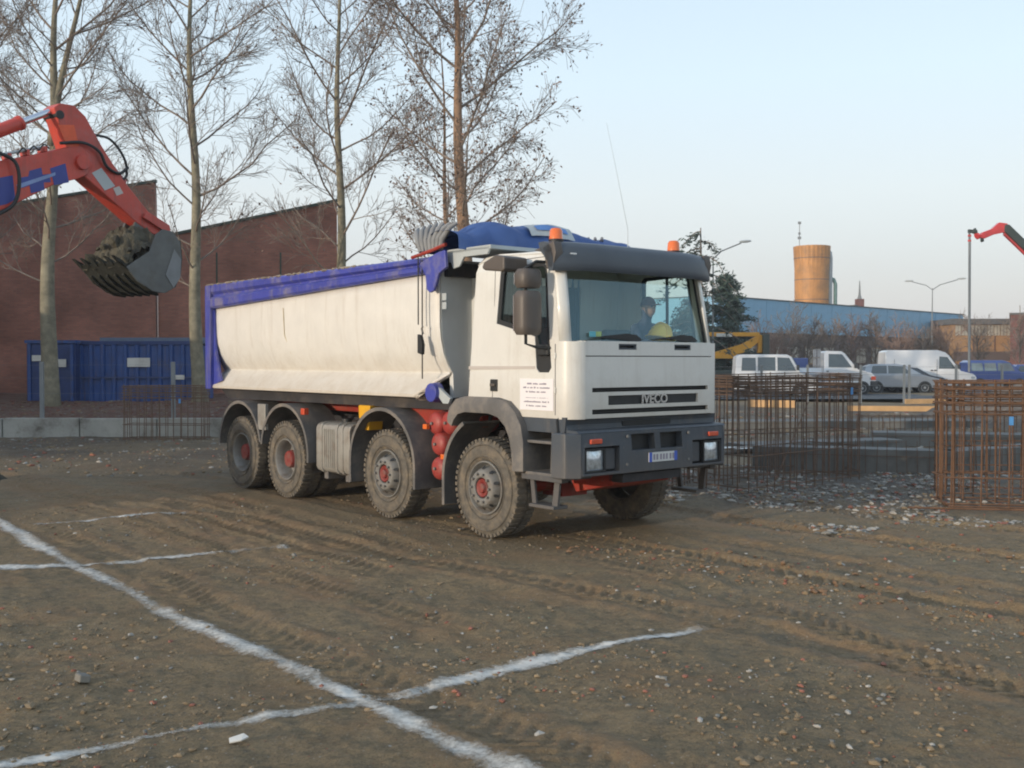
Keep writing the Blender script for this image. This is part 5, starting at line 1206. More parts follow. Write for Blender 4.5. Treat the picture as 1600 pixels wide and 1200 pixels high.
# lamps
def lamp2(x, y, z, dx, lab):
    o = empty('street_lamp', (x, y, 0), R(-38), lab, 'street lamp')
    MB().tube([(0, 0, 0), (0, 0, z)], [.08, .035], 8).build('pole', postm, o, smooth=60)
    for s_ in dx:
        MB().tube([(0, 0, z - .15), (s_ * .5, 0, z + .25), (s_ * 1.7, 0, z + .62)], .035, 6).build('arm', postm, o, smooth=60)
        MB().sphere((s_ * 1.95, 0, z + .70), (.38, .13, .08), 10, 6).build('lamp_head', M['lgrey'], o, smooth=80)
    return o
lamp2(35.45, 90, 8.05, (-1, 1.2), 'double armed street lamp standing before the right end of the blue shed')
lamp2(11.3, 60, 7.8, (1.0,), 'single street lamp head showing beside the cedar top')
# loader crane with hanging hose on the right
cr = empty('truck_crane', (40.0, 60, 0), 0, 'red folding crane arm with a long hose hanging from its tip', 'crane')
cred = mat('bright_red_crane_paint', (.65, .05, .05), .35, coat=.3); cdk = mat('dark_green_grey_arm', (.06, .075, .065), .5)
def cx(p): return (p[0] - 40.0, p[1])
MB().prism([cx(p) for p in ((26.25, 8.82), (26.35, 9.12), (26.9, 9.32), (27.3, 9.68), (27.75, 9.62), (27.9, 9.32), (27.7, 9.15), (27.0, 9.0), (26.5, 8.78))], -.16, .16).build('arm', cred, cr, bevel=.03)
MB().prism([cx(p) for p in ((27.6, 9.55), (27.85, 9.55), (33.0, 4.6), (32.7, 4.35), (27.55, 9.2))], -.2, .2).build('arm', cdk, cr, bevel=.03)
MB().prism([cx(p) for p in ((27.62, 9.12), (32.7, 4.30), (32.65, 4.2), (27.6, 9.0))], -.1, .1).build('arm_edge', cred, cr)
MB().prism([cx(p) for p in ((32.4, 4.3), (33.2, 4.7), (39.8, 2.6), (39.8, 1.9))], -.25, .25).build('arm', cred, cr, bevel=.03)
MB().box((-.9, -1, 0), (.9, 1, 2.4)).build('base', cdk, cr, bevel=.05)
for p, r_ in (((26.15, 8.95), .20), ((25.95, 9.15), .13), ((26.4, 8.70), .12), ((26.0, 9.28), .10)): MB().ico((cx(p)[0], 0, p[1]), r_, int(r_ * 100)).build('knuckle', cdk if r_ < .19 else cred, cr)
MB().prism([cx(p) for p in ((25.62, 9.30), (25.62, 9.12), (26.1, 9.08), (26.1, 9.25))], -.1, .1).build('tip', cdk, cr)
MB().tube([(25.68 - 40, 0, 9.15), (25.70 - 40, 0, 8.5), (25.74 - 40, 0, 1.3)], [.06, .075, .075], 8).build('hose', postm, cr, smooth=60)
for z in (8.9, 8.62): MB().lathe([(z, .1), (z + .1, .1)], (25.69 - 40, 0, 0), ax='z', n=8).build('coupling', cred, cr)
# yellow boom lift folded behind the cab
bl = empty('boom_lift', (13.2, 68, .12), 0, 'yellow folded boom lift parked behind the white cars', 'lift')
yl = mat('orange_yellow_lift_paint', (.68, .33, .03), .45, var=.1)
MB().box((-1.3, -.15, 3.36), (2.55, .15, 3.62)).build('upper_arm', yl, bl, bevel=.03)
MB().box((-.2, -.17, 3.34), (.8, -.155, 3.56)).build('label', whl, bl)
MB().prism([(-1.0, 2.15), (-.9, 1.8), (1.7, 2.35), (2.75, 3.2), (2.55, 3.48), (1.4, 2.85)], -.14, .14).build('lower_arm', yl, bl, bevel=.02)
MB().prism([(2.45, 2.3), (2.72, 2.3), (2.78, 3.4), (2.5, 3.5)], -.2, .2).build('knuckle', yl, bl, bevel=.03)
MB().box((-1.2, -.2, 1.95), (2.5, .2, 2.2)).build('beam', yl, bl, bevel=.02)
MB().box((2.7, -.5, 2.1), (3.1, .5, 3.5)).build('platform', cdk, bl)
MB().box((-1.5, -.9, .5), (2.2, .9, 1.2)).build('chassis', cdk, bl, bevel=.06)
wh_me = MB().lathe([(-.12, 0), (-.12, .22), (-.14, .24), (-.14, .36), (-.10, .40), (.10, .40), (.14, .36), (.14, 0)], n=20).mesh('wheel', [M['black']])
for x in (-1.0, 1.7):
    for y in (-.85, .85): inst('wheel', wh_me, bl, (x, y, .4))

# ------------------------------------------------------------------ parked vehicles
carglass = mat('dark_car_glass', (.035, .05, .055), .06, spec=.9, coat=1); cargl2 = mat('pale_car_glass', (.20, .27, .29), .08, spec=.9, coat=1)
tyrem = mat('car_tyre', (.03, .03, .03), .85); hubm = mat('car_hubcap', (.40, .41, .42), .4, metal=.5); bump_d = mat('dark_bumper', (.05, .055, .06), .55)
cwr = MB().lathe([(-.09, .21), (-.11, .23), (-.11, .30), (-.08, .33), (.08, .33), (.11, .30), (.11, .2)], n=24).mesh('tyre', [tyrem])
chb = MB().lathe([(-.085, .215), (-.10, .20), (-.075, .12), (-.10, .05), (-.105, 0)], n=18).mesh('hubcap', [hubm])
def taper(mb, belt, top, f, yc):
    mb.v = [(x, yc + (y - yc) * (1 - (1 - f) * max(0, min(1, (z - belt) / (top - belt)))), z) for x, y, z in mb.v]; return mb
def vehicle(name, label, cat, x, y, rot, paint, W, lower, upper, belt, top, sidewins, front, rear, wheels, wr=.33, group='vehicles parked beyond the site fence', ftap=.80, extra=None, z0=None):
    o = empty(name, (x, y, .12 if z0 is None else z0), rot, label, cat, group)
    b = MB().prism(lower, 0, W); b.build('body', paint, o, bevel=.05, seg=3)
    if upper: taper(MB().prism(upper, .03, W - .03), belt, top, ftap, W / 2).build('cabin', paint, o, bevel=.04, seg=2)
    def wy(z, side, e=.012):
        k = 1 - (1 - ftap) * max(0, min(1, (z - belt) / (top - belt))); h = (W / 2 - .03) * k + e
        return W / 2 - h if side == 0 else W / 2 + h
    for w_ in sidewins:
        for side in (0, 1):
            vs = [(px, wy(pz, side), pz) for px, pz in w_]; MB().add(vs, [tuple(range(len(vs)))]).build('side_window', carglass, o)
    for nm, pr_, m in (('windscreen', front, cargl2), ('rear_window', rear, carglass)):
        if pr_:
            (xa, za), (xb, zb_) = pr_; sg = 1 if nm == 'windscreen' else -1
            vs = [(xa + sg * .015, wy(za, 0, -.09), za), (xa + sg * .015, wy(za, 1, -.09), za), (xb + sg * .015, wy(zb_, 1, -.09), zb_ + .008), (xb + sg * .015, wy(zb_, 0, -.09), zb_ + .008)]
            MB().add(vs, [(0, 1, 2, 3)]).build(nm, m, o)
    for wx in wheels:
        for side in (0, 1):
            we = empty('wheel', (wx, .09 if side == 0 else W - .09, wr), 0 if side == 0 else PI, parent=o); we.scale = (wr / .33, 1, wr / .33)
            inst('tyre', cwr, we); inst('hubcap', chb, we)
            MB().lathe([(-.005 if side == 0 else W + .005, 0), (-.005 if side == 0 else W + .005, wr + .05)], (wx, 0, wr), n=20).build('wheel_arch', bump_d, o)
    xf = max(p[0] for p in lower)
    return o
vwhite = mat('white_van_paint', (.76, .77, .78), .3, var=.03, coat=.4, dirt=(.5, .48, .44), dirt_amt=.2); vsil = mat('silver_car_paint', (.36, .39, .43), .3, metal=.5, var=.05, coat=.5)
vblue = mat('blue_van_paint', (.06, .11, .34), .3, var=.05, coat=.5); vdk = mat('dark_car_paint', (.03, .04, .055), .3, coat=.5); vlb = mat('pale_white_blue_paint', (.62, .70, .78), .3, coat=.5)
def lampset(o, W, xf, z, m=None, h=.16, red=False):
    for y in (.12, W - .42):
        MB().box((xf - .10, y, z), (xf + .012, y + .30, z + h)).build('headlight', M['lens'] if not red else M['indic'], o, bevel=.02)
    for y in (.0, W - .0): MB().box((xf - .30, y - .012, z), (xf - .08, y + .012, z + h * .8)).build('side_lamp', M['lens'] if not red else M['indic'], o, bevel=.005)
# white panel van (high roof), nose to the right
low = [(0, .35), (5.05, .35), (5.15, .55), (5.12, .88), (4.95, 1.05), (4.28, 1.22), (0, 1.25)]
up = [(0.0, 1.2), (4.30, 1.2), (4.22, 1.28), (3.62, 2.12), (3.42, 2.30), (3.0, 2.42), (.25, 2.42), (.05, 2.32)]
v = vehicle('panel_van', 'white high roofed panel van between the dark hatchback and the blue van', 'van', 21.55, 61.5, R(-4), vwhite, 1.9, low, up, 1.25, 2.42,
    [[(3.02, 1.35), (3.98, 1.35), (3.52, 2.02), (3.08, 2.06)]], ((4.25, 1.30), (3.66, 2.12)), None, (1.0, 4.2))
lampset(v, 1.9, 5.12, .78); MB().box((4.75, -.02, .35), (5.20, 1.92, .66)).build('front_bumper', bump_d, v, bevel=.05)
MB().box((4.05, -.10, 1.35), (4.2, .0, 1.6)).build('door_mirror', bump_d, v, bevel=.02)
for a in (2.55, 2.74): MB().box((a, -.03, 1.22), (a + .13, .0, 1.29)).build('door_handle', bump_d, v)
for a in (.5, 2.9, 4.1): MB().box((a, -.006, .5), (a + .015, .02, 1.9 if a < 4 else 1.2)).build('door_seam', bump_d, v)
MB().box((.1, -.018, .62), (4.9, .0, .70)).build('rubbing_strip', vsil, v)
# white flatbed pickup
low = [(-1.9, .55), (2.05, .45), (2.18, .62), (2.14, .95), (1.95, 1.16), (1.25, 1.34), (-.55, 1.36), (-.6, .8), (-1.9, .8)]
up = [(-.52, 1.30), (1.28, 1.30), (1.20, 1.40), (.55, 2.22), (.38, 2.32), (-.38, 2.34), (-.52, 2.25)]
v = vehicle('flatbed_pickup', 'white single cab flatbed pickup with a tall headboard frame', 'pickup', 17.25, 57, R(-6), vwhite, 1.95, low, up, 1.36, 2.34,
    [[(-.30, 1.46), (.92, 1.46), (.42, 2.16), (-.28, 2.18)]], ((1.22, 1.40), (.58, 2.20)), None, (-1.2, 1.45), .34)
v.children[1].name = 'cabin'
MB().box((-2.2, -.05, .95), (-.68, 2.0, 1.05)).build('load_bed', vsil, v); MB().box((-2.2, -.05, 1.05), (-.68, .0, 1.42)).box((-2.2, 1.95, 1.05), (-.68, 2.0, 1.42)).build('drop_side', vwhite, v)
for y in (.0, .55, 1.3, 1.9): MB().box((-.80, y, 1.0), (-.72, y + .06, 2.45)).build('headboard_post', vsil, v)
for z in (1.5, 1.95, 2.40): MB().box((-.79, 0, z), (-.73, 1.95, z + .06)).build('headboard_rail', vsil, v)
MB().box((1.85, -.03, .42), (2.26, 1.98, .74)).build('front_bumper', bump_d, v, bevel=.05); MB().box((1.9, -.035, .78), (2.15, .0, .98)).build('indicator', M['indic'], v, bevel=.02)
lampset(v, 1.95, 2.14, .80); MB().box((1.02, -.12, 1.42), (1.18, .0, 1.72)).build('door_mirror', bump_d, v, bevel=.02); MB().box((-.42, -.03, 1.22), (-.30, .0, 1.27)).build('door_handle', bump_d, v)
MB().box((-2.0, .2, .45), (.5, 1.75, .62)).build('chassis', bump_d, v); MB().prism([(1.3, 1.22), (1.7, 1.14), (1.7, 1.17), (1.3, 1.26)], -.004, .02).build('crease', vsil, v)
# silver people carrier
low = [(0, .35), (4.1, .30), (4.3, .45), (4.28, .68), (4.1, .82), (3.3, 1.02), (.1, 1.06), (0, .8)]
up = [(.08, 1.02), (3.30, 1.0), (3.15, 1.08), (2.35, 1.56), (1.9, 1.64), (.6, 1.62), (.25, 1.5)]
v = vehicle('silver_car', 'silver people carrier tucked in behind the white pickup bonnet', 'car', 19.5, 59.4, R(-10), vsil, 1.75, low, up, 1.05, 1.64,
    [[(.5, 1.1), (1.35, 1.1), (1.35, 1.54), (.6, 1.52)], [(1.42, 1.1), (2.62, 1.1), (2.25, 1.5), (1.42, 1.54)]], ((3.15, 1.06), (2.32, 1.57)), ((.12, 1.1), (.3, 1.5)), (.8, 3.35), .32)
lampset(v, 1.75, 4.27, .62)
# dark hatchback behind
low = [(0, .35), (3.6, .30), (3.78, .48), (3.72, .72), (3.5, .85), (2.85, .98), (.1, 1.0)]
up = [(.05, .95), (2.9, .95), (2.8, 1.0), (2.1, 1.40), (1.6, 1.45), (.5, 1.42), (.15, 1.2)]
v = vehicle('dark_car', 'dark green black hatchback parked between silver car and white van', 'car', 21.1, 61.2, R(-8), vdk, 1.65, low, up, 1.0, 1.45,
    [[(.45, 1.05), (2.45, 1.05), (2.0, 1.36), (.55, 1.36)]], ((2.8, 1.0), (2.1, 1.41)), None, (.7, 3.0), .30)
# blue cars on the right
low = [(0, .35), (4.1, .32), (4.3, .5), (4.2, .82), (3.9, .98), (3.4, 1.08), (0.02, 1.1)]
up = [(.02, 1.05), (3.45, 1.05), (3.3, 1.15), (2.7, 1.72), (2.3, 1.84), (.3, 1.84), (.06, 1.7)]
v = vehicle('blue_van', 'blue passenger van with pale windows right of the white panel van', 'van', 29.3, 68.5, R(-2), vblue, 1.8, low, up, 1.1, 1.84,
    [], ((3.35, 1.14), (2.72, 1.72)), None, (.8, 3.3), .32)
for a, b in ((.25, 1.0), (1.08, 1.85), (1.93, 2.75)):
    vs = [(a, .03, 1.15), (b + (.25 if b > 2.5 else 0), .03, 1.15), (b - .05, .10, 1.66), (a, .10, 1.66)]; MB().add(vs, [(0, 1, 2, 3)]).build('side_window', cargl2, v)
lampset(v, 1.8, 4.2, .7)
v2 = vehicle('blue_car', 'second blue car half hidden at the right edge by the gravel heap', 'car', 33.2, 71.5, R(-2), vblue, 1.75, [(0, .35), (4.1, .32), (4.3, .5), (4.2, .82), (3.9, .92), (3.2, 1.0), (0.02, 1.0)], [(.1, .95), (3.2, .95), (3.05, 1.02), (2.35, 1.5), (1.9, 1.56), (.8, 1.54)], 1.0, 1.56,
    [[(.7, 1.06), (2.7, 1.06), (2.25, 1.46), (.95, 1.46)]], ((3.05, 1.02), (2.37, 1.5)), None, (.8, 3.3), .32)
# two white vehicles near the truck's cab
low = [(0, .35), (3.9, .32), (4.05, .5), (4.0, .85), (3.8, 1.05), (3.2, 1.18), (0, 1.2)]
up = [(.0, 1.15), (3.25, 1.15), (3.15, 1.22), (2.75, 2.0), (2.5, 2.12), (.25, 2.12), (.05, 2.0)]
v = vehicle('white_van', 'small white van with side windows seen just past the truck cab', 'van', 11.0, 52.5, R(-6), vwhite, 1.75, low, up, 1.2, 2.12,
    [[(.3, 1.32), (1.0, 1.32), (1.0, 1.96), (.35, 1.96)], [(1.10, 1.32), (1.95, 1.32), (1.95, 1.98), (1.10, 1.98)], [(2.05, 1.32), (2.95, 1.32), (2.62, 1.95), (2.05, 1.98)]], ((3.15, 1.25), (2.78, 2.0)), None, (.8, 3.1), .32)
MB().box((2.95, -.1, 1.35), (3.08, .0, 1.6)).build('door_mirror', bump_d, v, bevel=.02)
low = [(0, .35), (4.0, .32), (4.2, .5), (4.1, .85), (3.9, 1.05), (3.0, 1.22), (0, 1.2)]
up = [(.0, 1.15), (3.1, 1.15), (3.0, 1.22), (2.1, 1.85), (1.6, 1.98), (.25, 1.98), (.05, 1.8)]
v = vehicle('white_car', 'pale white estate car with steep windscreen beside the small white van', 'car', 12.35, 56.5, R(-8), vlb, 1.75, low, up, 1.2, 1.98,
    [[(.4, 1.3), (2.6, 1.3), (2.0, 1.8), (.5, 1.86)]], ((3.0, 1.22), (2.12, 1.86)), None, (.8, 3.3), .32)
# orange crate and blue bins between vehicles
cr1 = box('orange_crate', (16.35, 66, .1), (17.35, 67, 2.25), oran, bevel=.03); tag(cr1, 'ochre upright crate standing behind the white flatbed pickup', 'crate')
cr2 = box('blue_bin', (17.7, 68, .1), (18.9, 69, 2.1), vblue, bevel=.05); tag(cr2, 'dark blue bin half hidden between crate and pickup', 'bin')
# asphalt strip the vehicles stand on
Zp = lambda x, y: Hs(x, y)
mb = MB().grid(lambda u, v_: (6 + u * 54, 50 + v_ * 32, .135 + .0 * u), 10, 6)
aps = mb.build('parking_asphalt', mat('worn_grey_asphalt', (.085, .09, .095), .85, var=.15, scale=.8)); aps['kind'] = 'structure'; aps['label'] = 'grey asphalt of the car park beyond the site'
# fence posts between site and car park
rf = empty('site_fence', (0, 48.5, 0), 0, 'thin mesh fence on grey posts between the building site and car park', 'fence')
for px in (1190, 1262, 1345, 1413, 1421, 1494, 1566): x, z = at(px, 570, 48.5); MB().box((x - .045, -.045, -.05), (x + .045, .045, z)).build('post', postm, rf)
for z in (.3, .8, 1.3, 1.65): MB().tube([(4, 0, z), (34, 0, z)], .006, 3).build('wire', postm, rf)
# bare shrubs and evergreens beyond
gm = mat('dark_evergreen_needles', (.05, .075, .055), .85, var=.5, scale=.8); gm2 = mat('grey_green_needles', (.07, .095, .08), .85, var=.4, scale=.8)
def conifer(name, x, y, h, r, seed, label, m, droop=.1, n=30, top=0, sparse=1.0, base=1.0, cl=.35):
    rg = random.Random(seed); o = empty(name, (x, y, 0), 0, label, 'tree', None)
    MB().tube([(0, 0, 0), (.05, 0, h * .5), (0, .03, h)], [.20, .12, .03], 8).build('trunk', barkB, o, smooth=180)
    V_ = []; F_ = []; Vb = []; Fb = []
    for k in range(n):
        f = (k + rg.random()) / n; z = base + (h - base) * f; a = rg.random() * 2 * PI
        L = r * (1 - f) ** .7 * rg.uniform(.6, 1.1) + .35 if not top else r * rg.uniform(.5, 1.05) * (1 - .5 * f)
        p = Vector((0, 0, z)); d = Vector((math.cos(a), math.sin(a), .25)); path = [p]
        for i in range(5): d = d + Vector((rg.gauss(0, .08), rg.gauss(0, .08), -droop)); d.normalize(); path.append(path[-1] + d * L / 5)
        tube3(Vb, Fb, path, .05, .015)
        for i in range(1, 6):
            for q in range(int(34 * sparse)):
                c = path[i] + Vector((rg.gauss(0, cl * .7), rg.gauss(0, cl * .7), rg.gauss(-.06, cl * .32))); s_ = rg.uniform(.05, .13)
                u = Vector((rg.gauss(0, 1), rg.gauss(0, 1), rg.gauss(0, .6))).normalized(); w_ = u.orthogonal().normalized(); b0 = len(V_)
                V_ += [c - u * s_ * 1.6, c + w_ * s_ * .6, c + u * s_ * 1.6, c - w_ * s_ * .5]; F_ += [(b0, b0 + 1, b0 + 2, b0 + 3)]
    b_ = bpy.data.objects.new('branches', mesh_of(Vb, Fb, 'branches', barkB)); C.objects.link(b_); b_.parent = o; b_['kind'] = 'stuff'
    c_ = bpy.data.objects.new('crown', mesh_of(V_, F_, 'crown', m)); C.objects.link(c_); c_.parent = o; c_['kind'] = 'stuff'
    return o
conifer('cedar', 10.6, 60, 9.4, 4.2, 1, 'drooping dark cedar whose top shows above the truck cab', gm, droop=.30, n=26, top=1, sparse=.34, base=3.2, cl=.22)
conifer('spruce', 14.25, 70, 7.5, 2.2, 2, 'dense dark pointed evergreen right of the truck cab', gm, n=60, sparse=1.0, base=.6, cl=.34)
conifer('spruce', 12.6, 74, 6.2, 2.4, 3, 'lower rounded evergreen between the cedar and the pointed spruce', gm2, n=50, sparse=1.0, base=.6, cl=.4)
barkP = mat('pinkish_shrub_bark', (.30, .21, .17), .9, var=.3); rg0 = random.Random(77)
def shrub(x, y, h, r, seed, label, m, group, dense=12, lv=0):
    rg = random.Random(seed); o = empty('bare_shrub', (x, y, 0), 0, label, 'shrub', group)
    V_ = []; F_ = []; tips = []
    tube3(V_, F_, [Vector((0, 0, 0)), Vector((.05, 0, h * .4)), Vector((0, .05, h * .8))], .07, .03)
    for k in range(dense):
        a = rg.random() * 2 * PI; z = h * rg.uniform(.15, .7)
        grow(V_, F_, tips, Vector((0, 0, z)), Vector((math.cos(a), math.sin(a), rg.uniform(.6, 1.6))).normalized(), r * rg.uniform(.7, 1.2), .035, 1, rg, .6, .012, (0, 4.5, 5, 0))
    q_ = bpy.data.objects.new('twigs', mesh_of(V_, F_, 'twigs', m)); C.objects.link(q_); q_.parent = o; q_['kind'] = 'stuff'
    return o
sh = [(1188, 80, 5.2, 2.0, 'pinkish'), (1212, 76, 3.6, 1.8, 'pinkish'), (1236, 82, 5.8, 2.2, 'brown'), (1262, 78, 4.4, 2.0, 'brown'), (1300, 80, 5.0, 2.0, 'brown'), (1330, 82, 5.4, 1.8, 'pinkish'), (1368, 80, 5.6, 2.0, 'brown'), (1405, 78, 5.2, 2.2, 'pinkish'), (1442, 82, 5.0, 2.0, 'brown'), (1480, 84, 5.0, 2.0, 'pinkish'), (1528, 88, 5.4, 2.2, 'brown'), (1594, 86, 8.0, 2.4, 'brown')]
wh_ = {1188: 'tall pinkish bare shrub nearest the dark spruce', 1212: 'low pinkish bare shrub above the boom lift end', 1236: 'tall brown bare tree below the silo tower left edge', 1262: 'short brown bare shrub under the silo tower', 1300: 'brown bare tree just left of the small chimney',
       1330: 'pinkish bare tree under the small chimney', 1368: 'brown bare tree behind the left end of the white panel van', 1405: 'broad pinkish bare tree behind the white panel van roof', 1442: 'brown bare tree left of the double street lamp pole', 1480: 'pinkish bare tree at the right end of the blue shed', 1528: 'brown bare tree in front of the ochre workshop', 1594: 'tall brown bare tree at the right edge before the brick building'}
for i, (px, Y_, h, r, kd) in enumerate(sh):
    x, _ = at(px, 500, Y_); shrub(x, Y_, h, r, 100 + i, wh_[px], barkP if kd == 'pinkish' else barkB, 'bare trees before the blue shed', 22)

# ------------------------------------------------------------------ rebar, footings, planks, gravel
rust = mat('rusty_rebar', (.14, .075, .042), .85, var=.35, scale=8); rustd = mat('dark_rusty_rebar', (.15, .095, .065), .85, var=.35, scale=8)
tagm = mat('blue_tag', (.08, .28, .60), .5)
def cage(x, y, rot, Lx, Ly, h, sp, hoops, rb, m, label, bundle=1, tagp=None, diag=0, z0=None):
    o = empty('rebar_cage', (x, y, (Hs(x, y) if z0 is None else z0) + .0), rot, label, 'rebar cage', 'rusty rebar cages on the site')
    v_me = MB().tube([(0, 0, 0), (.004, 0, h * .5), (0, 0, h)], rb, 5, cap=False).mesh('vertical_bar', [m]); rg = random.Random(int(x * 10))
    pts = []
    nx_ = max(1, round(Lx / sp)); ny_ = max(1, round(Ly / sp))
    for i in range(nx_ + 1): pts += [(i * Lx / nx_, 0), (i * Lx / nx_, Ly)]
    for j in range(1, ny_): pts += [(0, j * Ly / ny_), (Lx, j * Ly / ny_)]
    for (a, b) in pts:
        for q in range(bundle if (a in (0, Lx) and b in (0, Ly)) else 1):
            inst('vertical_bar', v_me, o, (a + rg.uniform(-.02, .02) + q * .03, b + rg.uniform(-.02, .02), rg.uniform(-.03, .02)), (rg.uniform(-.012, .012), rg.uniform(-.012, .012), 0))
    h_me = MB().tube([(-.03, -.02, 0), (Lx + .03, -.02, 0)], rb, 5).tube([(Lx + .02, -.03, 0), (Lx + .02, Ly + .03, 0)], rb, 5).tube([(Lx + .03, Ly + .02, 0), (-.03, Ly + .02, 0)], rb, 5).tube([(-.02, Ly + .03, 0), (-.02, -.03, 0)], rb, 5).mesh('hoop', [m])
    for z in hoops: inst('hoop', h_me, o, (rg.uniform(-.02, .02), rg.uniform(-.02, .02), z), (rg.uniform(-.012, .012), rg.uniform(-.012, .012), 0))
    if tagp: MB().box((tagp[0], tagp[1] - .03, tagp[2]), (tagp[0] + .055, tagp[1] - .02, tagp[2] + .11)).build('blue_tag', tagm, o)
    for k in range(diag): MB().tube([(Lx * (.2 + .3 * k), -.03, .1), (Lx * (.2 + .3 * k) + .8, -.03, h * .75)], rb, 5).build('diagonal_bar', m, o)
    return o
a1 = math.atan2(1.6, 1.9)
cage(3.25, 14.6, a1, 2.7, .9, 1.62, .19, [.06, .5, 1.34, 1.39, 1.44, 1.49, 1.53, 1.57, 1.60, 1.46], .0085, rustd, 'dark brown rebar cage nearest the truck bumper', tagp=(2.45, 0, 1.30), diag=1)
cage(3.3, 16.9, R(18), 2.6, .9, 1.60, .21, [.06, .7, 1.30, 1.36, 1.42, 1.47, 1.52, 1.57, 1.59], .0085, rustd, 'dark rebar cage standing behind the one by the truck bumper')
cage(2.3, 15.6, R(60), 1.2, .6, 1.58, .16, [.06, .6, 1.28, 1.4, 1.5], .009, rustd, 'narrow dark rebar cage half hidden by the truck bumper')
cage(5.66, 13.75, R(-6), 1.9, .62, 1.66, .36, [.03, .06, 1.22, 1.36, 1.44, 1.54, 1.62, .40], .0115, rust, 'bright orange rusty cage of thick bars at the right edge', bundle=3, tagp=(.72, 0, 1.08))
cage(5.95, 14.55, R(-10), 2.2, .8, 1.58, .17, [.05, .35, .7, 1.25, 1.33, 1.41, 1.50, 1.57], .009, rust, 'finer rusty cage close behind the thick orange one')
cage(-9.5, 26.0, R(2), 1.9, .7, 1.36, .17, [.05, .4, 1.05, 1.12, 1.18, 1.24, 1.30, 1.34], .010, rustd, 'dark rebar cage in front of the concrete wall beside the rear wheels', tagp=(1.35, 0, .92))
# loose bar lying on the ground by the orange cage, and starter bars along the footings
lb = MB().tube([(5.05, 13.55, .06), (6.2, 13.42, .05), (7.4, 13.2, .06)], .014, 6).build('loose_rebar', rust); tag(lb, 'single rusty bar lying on the rubble in front of the orange cage', 'rebar')
dconc = mat('dark_wet_concrete', (.155, .155, .145), .8, var=.25, scale=1.5, bump=.3)
def footing(x0, y0, x1, y1, wd, h, label, bars=.17, bh=.16, zb=-.1, bm_=None):
    L = math.hypot(x1 - x0, y1 - y0); r_ = math.atan2(y1 - y0, x1 - x0); o = empty('footing', (x0, y0, 0), r_, label, 'footing', 'dark concrete footings with starter bars')
    MB().box((0, 0, zb), (L, wd, h)).build('concrete_beam', dconc, o, bevel=.01)
    me_ = MB().tube([(0, 0, 0), (0, 0, h + bh)], .0075, 4).mesh('starter_bar', [rustd]); rg = random.Random(int(x0))
    for k in range(int(L / bars)): inst('starter_bar', me_, o, (k * bars + rg.uniform(-.02, .02), -.03, 0), (rg.uniform(-.03, .03), rg.uniform(-.04, .04), 0))
    for z in (h * .75,): MB().tube([(0, -.04, z), (L, -.04, z)], .007, 4).build('tie_bar', rustd, o)
    return o
footing(4.2, 18.6, 7.3, 17.5, .5, .44, 'dark concrete footing with upright bars between the two groups of cages')
footing(7.3, 17.5, 12.5, 20.6, .5, .44, 'dark concrete footing running back behind the orange cage')
footing(8.3, 24.5, 17, 22.2, .8, .28, 'middle dark footing behind the orange cage, further back than the barred one', .5, .05)
footing(5.0, 30.0, 22, 31.0, 1.1, .22, 'long low dark footing across the site in front of the timber board', .8, .04)
footing(4.8, 22.0, 8.6, 23.4, .7, .20, 'dark footing seen through the cages next to the truck', .4, .3)
for (x, y, L, r_, lab) in ((8.6, 26.2, 3.6, R(-8), 'low rust brown bar grid lying beyond the barred footing'), (11.2, 27.6, 3.5, R(4), 'second low bar grid further right behind the orange cage')):
    cage(x, y, r_, L, .5, .62, .26, [.05, .58], .010, rustd, lab)
wood = mat('pale_formwork_timber', (.58, .36, .17), .7, var=.15, scale=2); 
for (p0, p1, Y0, Y1, zt_, lab) in ((1325, 1472, 40.5, 40.0, .20, 'long pale yellow formwork board across the site right of centre'), (1168, 1242, 44, 43.2, .30, 'shorter formwork board seen through the dark cages'), (1415, 1480, 47.0, 47.6, .22, 'distant thin formwork board below the white panel van')):
    xa = at(p0, 600, Y0)[0]; xb = at(p1, 600, Y1)[0]; L = math.hypot(xb - xa, Y1 - Y0)
    o = box('timber_board', (0, 0, 0), (L, .05, zt_), wood, bevel=.005); o.location = (xa, Y0, .02); o.rotation_euler = (0, 0, math.atan2(Y1 - Y0, xb - xa)); tag(o, lab, 'board', 'timber formwork boards')
# gravel heap on the right
def heap(u, v_):
    a = u * 2 * PI; r_ = v_; rr = 6.6 * r_ * (1 + .12 * math.sin(3 * a + 1)); h = 2.1 * max(0, (1 - r_)) ** .85 * (1 + .0) - .05
    x, y = 18.6 + rr * math.cos(a), 31.5 + rr * .8 * math.sin(a)
    return (x, y, h + .22 * noise.noise(Vector((x * .9, y * .9, 0))) * (1 - r_ * .6) + .07 * noise.noise(Vector((x * 4, y * 4, 0))))
gh = MB().grid(heap, 110, 50).build('gravel_heap', mat('brown_gravel', (.15, .125, .10), .95, var=.4, scale=5, dirt=(.24, .2, .17), dirt_amt=.5, dirt_scale=9, bump=1, bscale=18), smooth=180); tag(gh, 'heap of brown gravel and soil in front of the blue van at right', 'gravel', kind='stuff')
